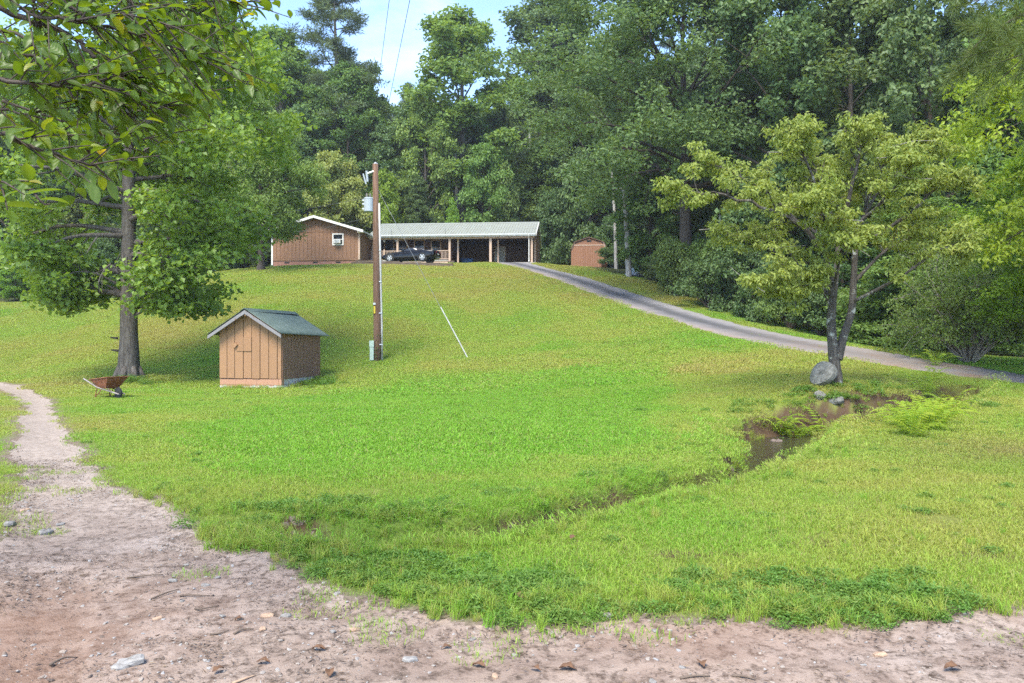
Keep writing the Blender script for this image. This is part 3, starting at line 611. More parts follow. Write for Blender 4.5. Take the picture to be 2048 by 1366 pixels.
# ------------------------------------------------------------------ gambrel barn shed right of the house
bp = at(1178, 534, 72); bz = hz(bp[0], bp[1])
barn = tag(empty('gambrel_shed', (bp[0], bp[1], bz - .05), R(-4)), 'small brown gambrel storage shed standing beyond the carport', 'shed')
hw = 1.6; gp = [(-hw, 0), (hw, 0), (hw, 1.75), (hw - .32, 2.28), (0, 2.70), (-hw + .32, 2.28), (-hw, 1.75)]
MB().prism(gp, 'y', .02, 3.4).build('wall', M['barn'], barn)
bw_ = 2 * hw / 15
for i in range(15):
    x0 = -hw + i * bw_ + .008; x1 = x0 + bw_ - .016
    def top(x): ax = abs(x); return 1.75 + (hw - ax) / .32 * .53 if ax > hw - .32 else 2.28 + (hw - .32 - ax) / (hw - .32) * .42
    MB().box(x0, x1, -.005, .02, 0, min(top(x0), top(x1), 2.0) - .02).build('wall_board', M['barn'], barn)
    if min(top(x0), top(x1)) > 2.2: MB().prism([(x0, 2.09), (x1, 2.09), (x1, top(x1) - .02), (x0, top(x0) - .02)], 'y', -.005, .02).build('wall_board', M['barn'], barn)
bx('trim_band', M['cream'], barn, -hw + .12, hw - .12, -.03, .01, 2.0, 2.075)
MB().box(-.22, .22, -.02, .01, 2.32, 2.5).build('vent', M['black'], barn)
rr = [(-hw - .08, 1.68), (-hw + .26, 2.33), (0, 2.78), (hw - .26, 2.33), (hw + .08, 1.68), (hw + .03, 1.64), (hw - .30, 2.29), (0, 2.72), (-hw + .30, 2.29), (-hw - .03, 1.64)]
MB().prism(rr, 'y', -.12, 3.5).build('roof', simple('brown_shingle', (.17, .10, .08), (.11, .065, .05), 12, .9), barn)
for s in (-1, 1): MB().prism([(s * (hw - .0), 1.66), (s * (hw - .28), 2.28), (s * (hw - .36), 2.25), (s * (hw - .08), 1.66)], 'y', -.035, -.006).build('rake_trim', M['cream'], barn)
bx('side_window', simple('pale_shutter', (.5, .4, .2), None, 4, .7), barn, hw, hw + .06, .3, .9, .35, .8)
tp = at(1266, 553, 62); tz = hz(tp[0], tp[1])
nt_ = 14; V = []
for k in range(7):
    f = k / 6
    for j in range(nt_):
        a = j * 2 * math.pi / nt_; rr_ = (1 - f ** 2.2) * (.62 + .09 * math.sin(3 * a + k) + .05 * math.sin(5 * a)) + .02; V.append((rr_ * math.cos(a) * 1.0, rr_ * math.sin(a) * .8, f * .62 + .03 * math.sin(2 * a + k)))
Fs = [(k * nt_ + j, k * nt_ + (j + 1) % nt_, (k + 1) * nt_ + (j + 1) % nt_, (k + 1) * nt_ + j) for k in range(6) for j in range(nt_)] + [tuple(range(6 * nt_, 7 * nt_))]
tag(MB().add(V, Fs).build('tarp_bundle', simple('white_tarp', (.62, .63, .68), (.48, .49, .54), 5, .5, bmp=.5), loc=(tp[0], tp[1], tz - .04)), 'white tarp covered heap at the foot of a pale trunk', 'tarp')

# ------------------------------------------------------------------ well house (small plank shed)
wh = tag(empty('well_house', (-10.0, 27.25, hz(-9, 27.5) - .06), R(-12)), 'small tan plank well house with green corrugated roof on the lawn', 'shed')
Wd, Dp, fz, tz_ = 2.30, 2.95, .36, 1.92; ax, az = 1.13, 2.70
def rz(x): return az - (abs(x - ax)) * .62
MB().prism([(.03, .3), (Wd - .03, .3), (Wd - .03, rz(Wd) - .06), (ax, az - .08), (.03, rz(0) - .06)], 'y', .03, Dp - .02).build('inner_wall', M['dark'], wh)
# front planks, uneven in width, bottom edge and proudness
xs = [0, .29, .58, .90, 1.21, 1.52, 1.84, 2.15, 2.30]
for i in range(len(xs) - 1):
    x0, x1 = xs[i] + .011, xs[i + 1] - .011; y0 = -.014 + random.uniform(-.012, .012); zb = fz + .02 + random.uniform(-.006, .006) - .01 * i / 7
    lo = [(x0, zb), (x1, zb), (x1, rz(x1) - .03), (min(max(ax, x0), x1), rz(min(max(ax, x0), x1)) - .03), (x0, rz(x0) - .03)]
    MB().prism(lo, 'y', y0, .03).build('plank', M['plank'], wh)
hatch = MB().box(.66, 1.21, -.045, -.024, 1.30, 1.78).build('hatch_door', M['plank'], wh)
bx('hatch_groove', M['dark'], hatch, .905, .915, -.046, -.045, 1.31, 1.77)
MB().box(-.075, .075, -.10, -.03, -.055, .055, Matrix.Rotation(R(-48), 4, 'Y')).build('turn_button', M['plank'], wh, loc=(.63, 0, 1.5))
ns = 13
for i in range(ns):
    y0 = .04 + i * (Dp - .06) / ns; bx('side_plank', M['plank_shaded'], wh, Wd - .03, Wd + .004 + random.uniform(0, .012), y0 + .011, y0 + (Dp - .06) / ns - .011, fz + random.uniform(-.02, .01), rz(Wd) - .05)
    bx('side_plank', M['plank_shaded'], wh, -.004 - random.uniform(0, .01), .03, y0 + .006, y0 + (Dp - .06) / ns - .006, fz, rz(0) - .05)
for i in range(8): x0 = i * Wd / 8; MB().prism([(x0 + .005, fz), (x0 + Wd / 8 - .005, fz), (x0 + Wd / 8 - .005, rz(x0 + Wd / 8) - .05), (x0 + .005, rz(x0) - .05)], 'y', Dp - .02, Dp).build('plank', M['plank'], wh)
# block footing
for lev, (z0, z1) in enumerate(((-.15, .145), (.155, fz - .01))):
    k = 6; off = .19 * lev
    edges = [0] + [min(Wd, max(0, off + .40 * j)) for j in range(1, 6)] + [Wd]; edges = sorted(set(edges))
    for a, c in zip(edges[:-1], edges[1:]):
        if c - a > .05: bx('block', M['block'], wh, a + .003, c - .003, .0 + random.uniform(0, .008), .2, z0, z1)
    y = .21
    while y < Dp - .05:
        y1 = min(y + .40, Dp); bx('block', M['block_bare'], wh, Wd - .2, Wd - .01 + random.uniform(-.006, .006), y + .003, y1 - .003, z0, z1); bx('block', M['block_bare'], wh, 0.02, .2, y + .003, y1 - .003, z0, z1); y = y1
    bx('block', M['block_bare'], wh, .21, Wd - .21, Dp - .2, Dp - .01, z0, z1)
# corrugated roof: one sheet each side
def corr(side):
    V = []; nx, ny = 6, 150; y0, y1 = -.36, Dp + .42; run = 1.36 if side > 0 else 1.40
    for i in range(nx + 1):
        for j in range(ny + 1):
            y = y0 + (y1 - y0) * j / ny; d = run * i / nx
            sag = -.06 * (j / ny) ** 2 - .015 * math.sin(j / ny * 3.1)
            V.append((ax + side * d, y, az + .03 - d * .62 + .014 * math.sin(j * 2 * math.pi / 5.0) + sag))
    ii = np.arange(len(V)).reshape(nx + 1, ny + 1); return mesh_np('roof_sheet', V, np.stack([ii[:-1, :-1], ii[:-1, 1:], ii[1:, 1:], ii[1:, :-1]], -1).reshape(-1, 4), M['green_roof'], True)
for s in (1, -1):
    o = obj('roof_sheet', corr(s), wh); sm = o.modifiers.new('t', 'SOLIDIFY'); sm.thickness = .008; sm.offset = -1
MB().prism([(ax - .16, az - .055), (ax, az + .055), (ax + .16, az - .055), (ax, az + .035)], 'y', -.37, Dp + .3).build('ridge_cap', M['green_roof'], wh)
for s in (1, -1):
    e = ax + s * (1.33 if s > 0 else 1.38); ze = az - abs(e - ax) * .62
    MB().prism([(ax, az - .145), (ax, az - .02), (e, ze - .02), (e, ze - .13)], 'y', -.34, -.30).build('rake_board', M['fascia'], wh)
    for y in (.25, .85, 1.45, 2.05, 2.65): MB().prism([(ax + s * .9, az - .6 - .06), (ax + s * .9, az - .58 + .02), (e - s * .05, ze + .03), (e - s * .05, ze - .06)], 'y', y, y + .045).build('rafter_tail', M['raw'], wh)
MB().box(ax - .03, ax + .03, -.30, .0, az - .22, az - .13).build('ridge_beam', M['plank'], wh)

# ------------------------------------------------------------------ power pole with its gear
pb = at(755, 721, 33); pz = hz(pb[0], pb[1]) - .05; PX, PY = pb[0], pb[1]
pole = tag(empty('power_pole', (PX, PY, pz)), 'tall weathered wooden power pole with grey transformer and white conduit', 'power pole')
PH = at(0, 328, 33)[2] - pz
MB().tube([(0, 0, -.3), (0, 0, 1), (-.03, 0, 3), (-.06, 0, 5.5), (-.09, 0, PH)], [.165, .16, .15, .13, .115], 14).build('pole_shaft', M['pole'], pole, smooth=True)
tzb = at(0, 424, 33)[2] - pz; tzt = at(0, 397, 33)[2] - pz
tk = MB().tube([(-.36, -.02, tzb), (-.36, -.02, tzb + .02), (-.36, -.02, tzt - .06), (-.36, -.02, tzt), (-.36, -.02, tzt + .03)], [.18, .20, .20, .21, .17], 16).build('transformer', M['greybox'], pole, smooth=False)
for dx in (-.08, .06): MB().tube([(-.36 + dx, -.02, tzt + .02), (-.36 + dx, -.02, tzt + .12), (-.36 + dx, -.02, tzt + .22)], [.035, .05, .025], 8).build('bushing', M['stone'], tk)
for z in (.1, .3, .45): MB().box(-.62, -.54, -.06, .02, tzb + z, tzb + z + .06).build('terminal', M['galv'], tk)
MB().box(-.2, -.05, -.05, .03, tzb + .12, tzb + .45).build('bracket', M['galv'], tk)
MB().tube([(-.05, -.05, PH - .28), (-.42, -.08, PH - .42)], .04, 8).build('arm', M['galv'], pole)
MB().tube([(-.44, -.08, PH - .30), (-.40, -.08, PH - .75)], .05, 8).build('fuse_cutout', M['greybox'], pole)
MB().tube([(-.58, -.08, PH - .42), (-.46, -.08, PH - .85)], .035, 8).build('lightning_arrester', M['greybox'], pole)
MB().tube([(-.08, 0, PH), (-.08, 0, PH + .08)], [.11, .02], 8).build('pole_cap', M['galv'], pole)
MB().tube([(.20, -.06, 0), (.19, -.06, 1.5), (.13, -.06, 4), (.075, -.05, tzb + .35)], .042, 8).build('conduit', M['pvc'], pole, smooth=True)
for z in (.7, 2.0, 3.3, 4.6): MB().box(.08, .25 - z * .02, -.12, -.04, z, z + .04).build('conduit_strap', M['galv'], pole)
bx('meter_box', M['greenbox'], pole, -.30, -.13, -.16, .06, .06, .86, .015); bx('meter_lid', M['greenbox'], pole, -.31, -.12, -.175, -.155, .62, .88)
bx('marker_tag', simple('yellow_tag', (.6, .45, .03), None, 4, .5), pole, -.13, -.06, -.18, -.14, 2.0, 2.3); bx('number_plate', M['galv'], pole, -.15, -.05, -.18, -.14, 2.36, 2.44)
mvn = leaf_mat('vine_leaves', (.035, .09, .015), (.08, .16, .03)); V = []; Fs = []; r2 = random.Random(3)
for k in range(90):
    a = r2.uniform(3.4, 6.4); z = r2.uniform(.05, 1.2); p = np.array([.18 * math.cos(a) + .02, .18 * math.sin(a), z]); u = np.array([r2.uniform(-1, 1), r2.uniform(-1, 1), r2.uniform(-1, .3)]) * .06; w = np.array([r2.uniform(-1, 1), r2.uniform(-1, 1), r2.uniform(-1, 1)]) * .035
    n0 = len(V); V += [p, p + u * .5 + w, p + u, p + u * .5 - w]; Fs.append((n0, n0 + 1, n0 + 2, n0 + 3))
obj('vine', mesh_np('vine', V, np.array(Fs), mvn, fattr={'v': RNG.random(len(Fs))}), pole)
# wires: catenaries between real ends
mwire = simple('wire', (.12, .12, .12), (.09, .09, .09), 5, .6); mguy = simple('guy_strand', (.33, .33, .32), (.25, .25, .25), 5, .5, metal=.5)
def wire(name, a, b2, sag, r, mat, label, group=None, n=24):
    a, b2 = np.array(a, float), np.array(b2, float); t = np.linspace(0, 1, n)[:, None]; P = a + (b2 - a) * t; P[:, 2] -= (sag * 4 * t * (1 - t))[:, 0]
    return tag(MB().tube(P, r, 5).build(name, mat, smooth=True), label, 'wire', group)
ptop = pz + PH
wire('overhead_wire', (PX - .45, PY, ptop - .3), (5.6, -22, 9.6), .25, .006, mwire, 'left one of two thin overhead wires running up from pole top', 'overhead wires')
wire('overhead_wire', (PX - .08, PY, ptop - .05), (6.3, -22, 9.8), .3, .007, mwire, 'right one of two thin overhead wires running up from pole top', 'overhead wires')
wire('service_wire', (PX - .1, PY, at(0, 392, 33)[2]), (-22, 33.5, 5.8), .35, .008, mwire, 'upper thin service wire running left from the power pole', 'service wires')
wire('service_wire', (PX - .1, PY, at(0, 430, 33)[2]), tuple(hpt(-21.2, -2.6, 2.5)), .3, .008, mwire, 'lower thin service wire running from power pole to gable', 'service wires')
ga = at(936, 719, 33.2); gaz = hz(ga[0], ga[1])
guy = tag(empty('guy_wire', (ga[0], ga[1], gaz)), 'steel guy wire with white guard staked in the lawn right of pole', 'guy wire')
top_ = np.array([PX - .05 - ga[0], PY - ga[1], at(0, 372, 33)[2] - gaz])
MB().tube([(0, 0, -.05), tuple(top_)], .009, 5).build('strand', mguy, guy)
MB().tube([tuple(top_ * .005), tuple(top_ * .30)], .022, 8).build('guard', simple('white_guard', (.55, .55, .53), None, 4, .5), guy)

# ------------------------------------------------------------------ rusty wheelbarrow
wb = flat(217, 797); wz_ = hz(*wb)
bar = tag(empty('wheelbarrow', (wb[0], wb[1], wz_), R(-32), .86), 'rusty steel wheelbarrow with grey wooden handles beside the big trunk', 'wheelbarrow')  # wheel along +x
def tray():
    rim = [(-.52, -.33, .60), (.52, -.36, .70), (.52, .36, .70), (-.52, .33, .60)]; bot = [(-.26, -.2, .33), (.22, -.22, .33), (.22, .22, .33), (-.26, .2, .33)]
    V = rim + bot; Fs = [(4, 5, 6, 7), (0, 1, 5, 4), (1, 2, 6, 5), (2, 3, 7, 6), (3, 0, 4, 7)]
    me = MB().add(V, Fs).build('tray', M['rust'], bar, bevel=0); s = me.modifiers.new('s', 'SOLIDIFY'); s.thickness = .012; return me
tr = tray()
rp = [(-.53, -.34, .605), (.53, -.37, .705), (.53, .37, .705), (-.53, .34, .605), (-.53, -.34, .605)]
MB().tube(rp, .014, 6).build('tray_rim', M['rust'], tr)
for s in (-1, 1):
    MB().tube([(-.92, s * .30, .62), (-.3, s * .22, .36), (.62, s * .10, .17), (.74, s * .10, .15)], .024, 6).build('handle', M['handle'], bar)
    MB().tube([(-.28, s * .22, .34), (-.36, s * .25, .0)], .016, 6).build('leg', M['rust'], bar); MB().tube([(-.05, s * .19, .30), (-.34, s * .25, .02)], .012, 6).build('leg_brace', M['rust'], bar)
    MB().tube([(.24, s * .2, .34), (.45, s * .11, .2)], .02, 6).build('strut', M['raw'], bar)
MB().tube([(-.33, -.24, .12), (-.33, .24, .12)], .012, 6).build('cross_brace', M['rust'], bar)
MB().tube([(.55, -.045, .18), (.55, -.03, .18), (.55, .03, .18), (.55, .045, .18)], [.14, .18, .18, .14], 18).build('wheel', M['rubber'], bar)
MB().tube([(.55, -.12, .18), (.55, .12, .18)], .012, 6).build('axle', M['rust'], bar)

# ------------------------------------------------------------------ round stone slab leaning on the dogwood, and bank stones
def rock(name, seed, sx, sy, sz, mat, n=10, rough=.22):
    rr = np.random.default_rng(seed); V = []; K = 7
    ph = rr.uniform(0, 6, 6); am = rr.uniform(.4, 1, 6) * rough
    for i in range(K + 1):
        th = math.pi * i / K
        for j in range(n):
            a = 2 * math.pi * j / n; q = 1 + am[0] * math.sin(2 * a + ph[0]) * math.sin(th) + am[1] * math.sin(3 * a + 2 * th + ph[1]) * .7 + am[2] * math.sin(2 * th + ph[2]) * .6 + am[3] * .4 * math.sin(5 * a + 3 * th + ph[3])
            x, y, z = math.sin(th) * math.cos(a), math.sin(th) * math.sin(a), math.cos(th); x, y, z = [math.copysign(abs(c) ** .75, c) for c in (x, y, z)]
            V.append((x * sx * q, y * sy * q, z * sz * q))
    ii = np.arange((K + 1) * n).reshape(K + 1, n); nx = np.roll(ii, -1, 1)
    return mesh_np(name, V, np.stack([ii[:-1], ii[1:], nx[1:], nx[:-1]], -1).reshape(-1, 4), mat, False)
V = []; prof = [(0, -.12), (.25, -.135), (.42, -.12), (.49, -.085), (.50, .0), (.485, .085), (.40, .12), (.22, .145), (0, .13)]; n = 30
for k in range(n):
    a = 2 * math.pi * k / n; w = 1 + .06 * math.sin(2 * a + 1) + .03 * math.sin(3 * a + 2) + .015 * math.sin(7 * a)
    V += [(r_ * w * math.cos(a), r_ * w * math.sin(a), z + .025 * math.sin(2 * a + r_ * 7)) for r_, z in prof]
k8 = len(prof); q = np.array([[i * k8 + j, i * k8 + j + 1, ((i + 1) % n) * k8 + j + 1, ((i + 1) % n) * k8 + j] for i in range(n) for j in range(k8 - 1)])
ms = at(1647, 753, 18.5); sz = hz(ms[0], ms[1])
o = obj('round_stone', mesh_np('round_stone', V, q, M['stone'], False)); o.location = (ms[0], ms[1] + .02, sz + .27); o.scale = (.64, .64, .72); o.rotation_euler = Vector((-.80, -.40, .45)).to_track_quat('Z', 'Y').to_euler()
tag(o, 'round grey lichen-spotted stone slab leaning against the dogwood trunk', 'stone')
for (px, py, d, s, lab) in [(1640, 800, 17.9, .12, 'pale squarish rock high on the bank left of dogwood foot'), (1673, 803, 17.7, .11, 'tilted flat rock just below the dogwood trunk'), (1672, 820, 17.3, .10, 'small light grey rock midway down the dogwood bank'),
                            (1697, 816, 17.3, .16, 'dark slanted rock on the bank right below the dogwood'), (1755, 828, 17.2, .15, 'pinkish boulder at the right end of the stream bank'), (1770, 836, 16.9, .16, 'low brown boulder right beside the pinkish one'), (1554, 882, 16.4, .13, 'orange brown rock lying in the head of the stream')]:
    p = at(px, py, d); o = obj('bank_rock', rock('bank_rock', int(px), s * 1.3, s, s * .75, M['stone' if px in (1640, 1673, 1672) else 'stone_brown']), loc=(p[0], p[1], hz(p[0], p[1]) + s * .3), rot=(random.uniform(-.4, .4), random.uniform(-.4, .4), random.uniform(0, 3))); tag(o, lab, 'rock', 'rocks on the stream bank')
# ------------------------------------------------------------------ scattering: instances on points, one "stuff" object each
def scatter(name, P, rot, scl, tint, pick, protos, label=None):
    me = bpy.data.meshes.new(name + '_points'); n = len(P); me.vertices.add(n); me.vertices.foreach_set('co', np.asarray(P, np.float32).ravel())
    for k, t, a in (('rot', 'FLOAT_VECTOR', rot), ('scl', 'FLOAT', scl), ('tint', 'FLOAT', tint), ('pick', 'INT', pick)):
        at_ = me.attributes.new(k, t, 'POINT'); at_.data.foreach_set('vector' if t == 'FLOAT_VECTOR' else 'value', np.asarray(a, np.int32 if t == 'INT' else np.float32).ravel())
    o = obj(name, me); ng = bpy.data.node_groups.new(name + '_scatter', 'GeometryNodeTree')
    ng.interface.new_socket('Geometry', in_out='INPUT', socket_type='NodeSocketGeometry'); ng.interface.new_socket('Geometry', in_out='OUTPUT', socket_type='NodeSocketGeometry')
    gi = ng.nodes.new('NodeGroupInput'); go = ng.nodes.new('NodeGroupOutput'); iop = ng.nodes.new('GeometryNodeInstanceOnPoints'); jg = ng.nodes.new('GeometryNodeGeometryToInstance')
    for p in reversed(protos):
        oi = ng.nodes.new('GeometryNodeObjectInfo'); oi.inputs['Object'].default_value = p; ng.links.new(oi.outputs['Geometry'], jg.inputs[0])
    def attr(nm, t):
        a = ng.nodes.new('GeometryNodeInputNamedAttribute'); a.data_type = t; a.inputs['Name'].default_value = nm; return a.outputs['Attribute']
    ng.links.new(gi.outputs[0], iop.inputs['Points']); ng.links.new(jg.outputs[0], iop.inputs['Instance']); iop.inputs['Pick Instance'].default_value = True
    ng.links.new(attr('pick', 'INT'), iop.inputs['Instance Index'])
    e2r = ng.nodes.new('FunctionNodeEulerToRotation'); ng.links.new(attr('rot', 'FLOAT_VECTOR'), e2r.inputs[0]); ng.links.new(e2r.outputs[0], iop.inputs['Rotation']); ng.links.new(attr('scl', 'FLOAT'), iop.inputs['Scale'])
    ng.links.new(iop.outputs[0], go.inputs[0])
    md_ = o.modifiers.new('scatter', 'NODES'); md_.node_group = ng; return tag(o, kind='stuff')
def proto(name, me): return bpy.data.objects.new(name, me)     # kept out of the scene; only instanced
def blades(seed, n, rad, h, w, lean=.5, curl=.4):
    r = np.random.default_rng(seed); a = r.random(n) * 6.283; q = rad * np.sqrt(r.random(n)); b0 = np.c_[q * np.cos(a), q * np.sin(a), np.full(n, -.01)]
    hh = h * r.uniform(.45, 1.15, n); az = r.random(n) * 6.283; ln = r.uniform(.05, 1, n) * lean; d = np.c_[np.cos(az), np.sin(az), np.zeros(n)]; s = np.c_[-np.sin(az), np.cos(az), np.zeros(n)]
    fa = r.random(n) * 6.283; s = np.c_[np.cos(fa), np.sin(fa), np.zeros(n)]
    up = np.array([0, 0, 1.0]); mid = b0 + d * (ln * hh * .4)[:, None] + up * (hh * .6)[:, None]; tip = b0 + d * (ln * hh * (1 + curl))[:, None] + up * (hh * (1 - .35 * ln))[:, None]
    W_ = (w * r.uniform(.7, 1.3, n))[:, None]
    V = np.stack([b0 - s * W_ / 2, b0 + s * W_ / 2, mid + s * W_ * .42, mid - s * W_ * .42, tip], 1).reshape(-1, 3); k = np.arange(n)[:, None] * 5
    vv = r.random(n); return V, np.c_[k, k + 1, k + 2, k + 3], np.c_[k + 3, k + 2, k + 4], vv
def grass_mat(name):
    m, nt, b = mat_new(name)
    ti = N(nt, 'ShaderNodeAttribute', _attribute_name='tint', _attribute_type='INSTANCER').outputs['Fac']; v = N(nt, 'ShaderNodeAttribute', _attribute_name='v').outputs['Fac']
    c = ramp(nt, ti, [(0, (.42, .37, .11)), (.3, (.39, .42, .085)), (.6, (.32, .43, .065)), (1, (.21, .42, .038))])
    c = mixc(nt, ramp(nt, v, [(0, (0, 0, 0)), (.7, (.0, .0, .0)), (.95, (.8, .8, .8))]), c, (.30, .25, .11)); c = mixc(nt, ramp(nt, v, [(.0, (.55, .55, .55)), (.35, (0, 0, 0))]), c, mixc(nt, .5, c, (.04, .10, .012)))
    nt.links.new(c, b.inputs['Base Color']); b.inputs['Roughness'].default_value = .55; b.inputs['Specular IOR Level'].default_value = .25
    tr = nt.nodes.new('ShaderNodeBsdfTranslucent'); nt.links.new(mixc(nt, 1.0, c, (1.15, 1.1, .6), 'MULTIPLY'), tr.inputs['Color']); ms_ = N(nt, 'ShaderNodeMixShader', Fac=.4)
    nt.links.new(b.outputs[0], ms_.inputs[1]); nt.links.new(tr.outputs[0], ms_.inputs[2]); nt.links.new(ms_.outputs[0], nt.nodes['Material Output'].inputs['Surface']); return m
GM = grass_mat('grass_blades')
def grass_proto(name, seed, *a, **k):
    V, q, t, v = blades(seed, *a, **k); return proto(name, mesh_np(name, V, [q, t], GM, fattr={'v': np.r_[v, v]}))
def slope_rot(x, y):
    e = .15; gx_ = (height(x + e, y) - height(x - e, y)) / (2 * e); gy_ = (height(x, y + e) - height(x, y - e)) / (2 * e)
    n = np.c_[-gx_, -gy_, np.ones(len(x))]; n /= np.linalg.norm(n, axis=1, keepdims=True)
    return n
def eul(n, spin):
    """euler XYZ taking z to n after spinning about z"""
    # R = Rz(a) Ry(b) Rz(spin): convert through matrices
    a = np.arctan2(n[:, 1], n[:, 0]); b_ = np.arccos(np.clip(n[:, 2], -1, 1)); s = spin - a
    ca, sa, cb, sb, cs, ss = np.cos(a), np.sin(a), np.cos(b_), np.sin(b_), np.cos(s), np.sin(s)
    r20 = -sb * cs; r21 = sb * ss; r22 = cb; r00 = ca * cb * cs - sa * ss; r10 = sa * cb * cs + ca * ss
    return np.c_[np.arctan2(r21, r22), -np.arcsin(np.clip(r20, -1, 1)), np.arctan2(r10, r00)]
FOOT = []   # rectangles where nothing grows: (cx, cy, rz, x0, x1, y0, y1)
FOOT += [(2.0, 66.0, HR, -21.5, 0, -2.6, 9), (2.0, 66.0, HR, -14.6, 0, -.2, 3), (-10.0, 27.25, R(-12), -.02, 2.32, -.02, 2.97), (bp[0], bp[1], R(-4), -1.6, 1.6, 0, 3.4)]
def keep_mask(x, y):
    k = np.ones(len(x), bool)
    for cx, cy, rz_, x0, x1, y0, y1 in FOOT:
        dx, dy = x - cx, y - cy; lx = dx * math.cos(-rz_) - dy * math.sin(-rz_); ly = dx * math.sin(-rz_) + dy * math.cos(-rz_); k &= ~((lx > x0) & (lx < x1) & (ly > y0) & (ly < y1))
    k &= ~((x > -12.5) & (x < 3) & (y > 60.9) & (y < 66) & (x < -4.2))         # parking strip by the porch
    return k
def wedge(n, y0, y1, seed, pad=2.2, k=.72):
    r = np.random.default_rng(seed); A = lambda y: k * y * y + 2 * pad * y
    u = A(y0) + r.random(n) * (A(y1) - A(y0)); y = (-2 * pad + np.sqrt(4 * pad * pad + 4 * k * u)) / (2 * k); x = (r.random(n) * 2 - 1) * (pad + k * y); return x, y, r
def area(y0, y1, pad=2.2, k=.72): return k * (y1 * y1 - y0 * y0) + 2 * pad * (y1 - y0)
def lawn(name, protos, y0, y1, dens, base, seed, pad=0.0, hs=(.8, 1.25)):
    x, y, r = wedge(int(dens * area(y0, y1)), y0, y1, seed)
    s = road_sdf(x, y); dd = dist_poly(x, y, DRIVE)[0]; dc, e, _ = dist_poly(x, y, DITCH); ba = bare_amount(x, y); wo = wood_amount(x, y)
    p = sstep(-.02 + pad, .25 + pad, s); p = np.maximum(p, .10 * sstep(-.7, -.1, s) * (vnoise(x, y, 2.2, 101) > .52) * (pad < .1)); p = p * sstep(1.7 + .6 * pad, 2.0 + .6 * pad, dd + (vnoise(x, y, 1.1, 103) - .5) * .5)
    p = p * (1 - .97 * ba) * (1 - sstep(.5, .9, wo)); p *= 1 - (dc < e[:, 1] * .45) * (e[:, 0] > .3) * (y > 8.5)
    k = (r.random(len(x)) < p) & keep_mask(x, y); x, y, s, ba = x[k], y[k], s[k], ba[k]
    z = height(x, y) - .03 * sstep(.05, -.25, s); n = slope_rot(x, y); t = tint_at(x, y); ls = lush_sdf(x, y)
    sc = r.uniform(*hs, len(x)) * base * (1 + .35 * (1 - sstep(-.5, .5, ls))) * (.75 + .25 * sstep(0, .6, s)) * (1 - .3 * ba) * (.85 + .4 * vnoise(x, y, .5, 107))
    return scatter(name, np.c_[x, y, z], eul(n, r.random(len(x)) * 6.283), sc, np.clip(t + r.normal(0, .07, len(x)), 0, 1), r.integers(0, len(protos), len(x)), protos)
near = [grass_proto('grass_tuft', 200 + i, 150, .24, .055, .005, 1.0) for i in range(4)]
midp = [grass_proto('grass_patch', 210 + i, 250, .45, .046, .009, 1.15) for i in range(4)]
farp = [grass_proto('grass_sward', 220 + i, 620, 1.0, .05, .026, 1.3) for i in range(3)]
lawn('lawn_grass', near, 3.9, 10.5, 44, 1.0, 301); lawn('lawn_grass', midp, 9.8, 26, 15, 1.0, 302, .25); lawn('lawn_grass', farp, 25, 72, 4.4, 1.0, 303, .75); lawn('lawn_grass', midp, 25, 58, 1.6, 1.0, 304, .3)
# taller rough grass along the ditch, the road edge and round footings
tall = [grass_proto('tall_grass_tuft', 230 + i, 46, .10, .30, .008, .9, .5) for i in range(4)]
r = np.random.default_rng(11); X, Y, S_ = [], [], []
def along(P, n, off, sp):
    i = r.integers(0, len(P) - 1, n); t = r.random(n)[:, None]; q = P[i, :2] * (1 - t) + P[i + 1, :2] * t; d = P[i + 1, :2] - P[i, :2]; d /= np.linalg.norm(d, axis=1, keepdims=True) + 1e-9
    q = q + np.c_[-d[:, 1], d[:, 0]] * (off + r.normal(0, sp, n))[:, None]; return q
nearditch = DITCH[DITCH[:, 1] < 12]
for q, s in ((along(nearditch, 330, .50, .14), .42), (along(nearditch, 260, -.5, .14), .34), (along(DITCH[DITCH[:, 1] > 11], 300, .65, .22), .5), (along(DITCH[DITCH[:, 1] > 11], 300, -.75, .22), .45), (along(nearditch, 130, .32, .1), .3), (along(nearditch, 90, 0, .12), .35)):
    X += list(q[:, 0]); Y += list(q[:, 1]); S_ += [s] * len(q)
re_ = np.array([flat(*p) for p in RE if 985 < p[1]]); q = along(re_, 420, .22, .14); X += list(q[:, 0]); Y += list(q[:, 1]); S_ += [.34] * len(q)
q = r.random((120, 2)) * [9, 2.5] + [.5, 5.6]; X += list(q[:, 0]); Y += list(q[:, 1]); S_ += [.33] * 120
for (x0, y0, x1, y1, n) in ((-10, 27.1, -7.7, 26.65, 40), (-7.68, 26.7, -7.1, 29.7, 60)):
    t = r.random((n, 1)); q = np.array([[x0, y0]]) * (1 - t) + np.array([[x1, y1]]) * t + r.normal(0, .08, (n, 2)); X += list(q[:, 0]); Y += list(q[:, 1]); S_ += [.55] * n
q = along(DRIVE[30:70], 40, .1, .12); q = q[vnoise(q[:, 0], q[:, 1], .4, 171) > .5]; X += list(q[:, 0]); Y += list(q[:, 1]); S_ += [.33] * len(q)
X, Y, S_ = map(np.array, (X, Y, S_)); k = keep_mask(X, Y) & (road_sdf(X, Y) > -.1); X, Y, S_ = X[k], Y[k], S_[k]
scatter('rough_grass', np.c_[X, Y, height(X, Y)], np.c_[r.normal(0, .12, len(X)), r.normal(0, .12, len(X)), r.random(len(X)) * 6.28], S_ * r.uniform(.6, 1.35, len(X)), np.clip(.62 + r.normal(0, .18, len(X)), 0, 1), r.integers(0, 4, len(X)), tall)

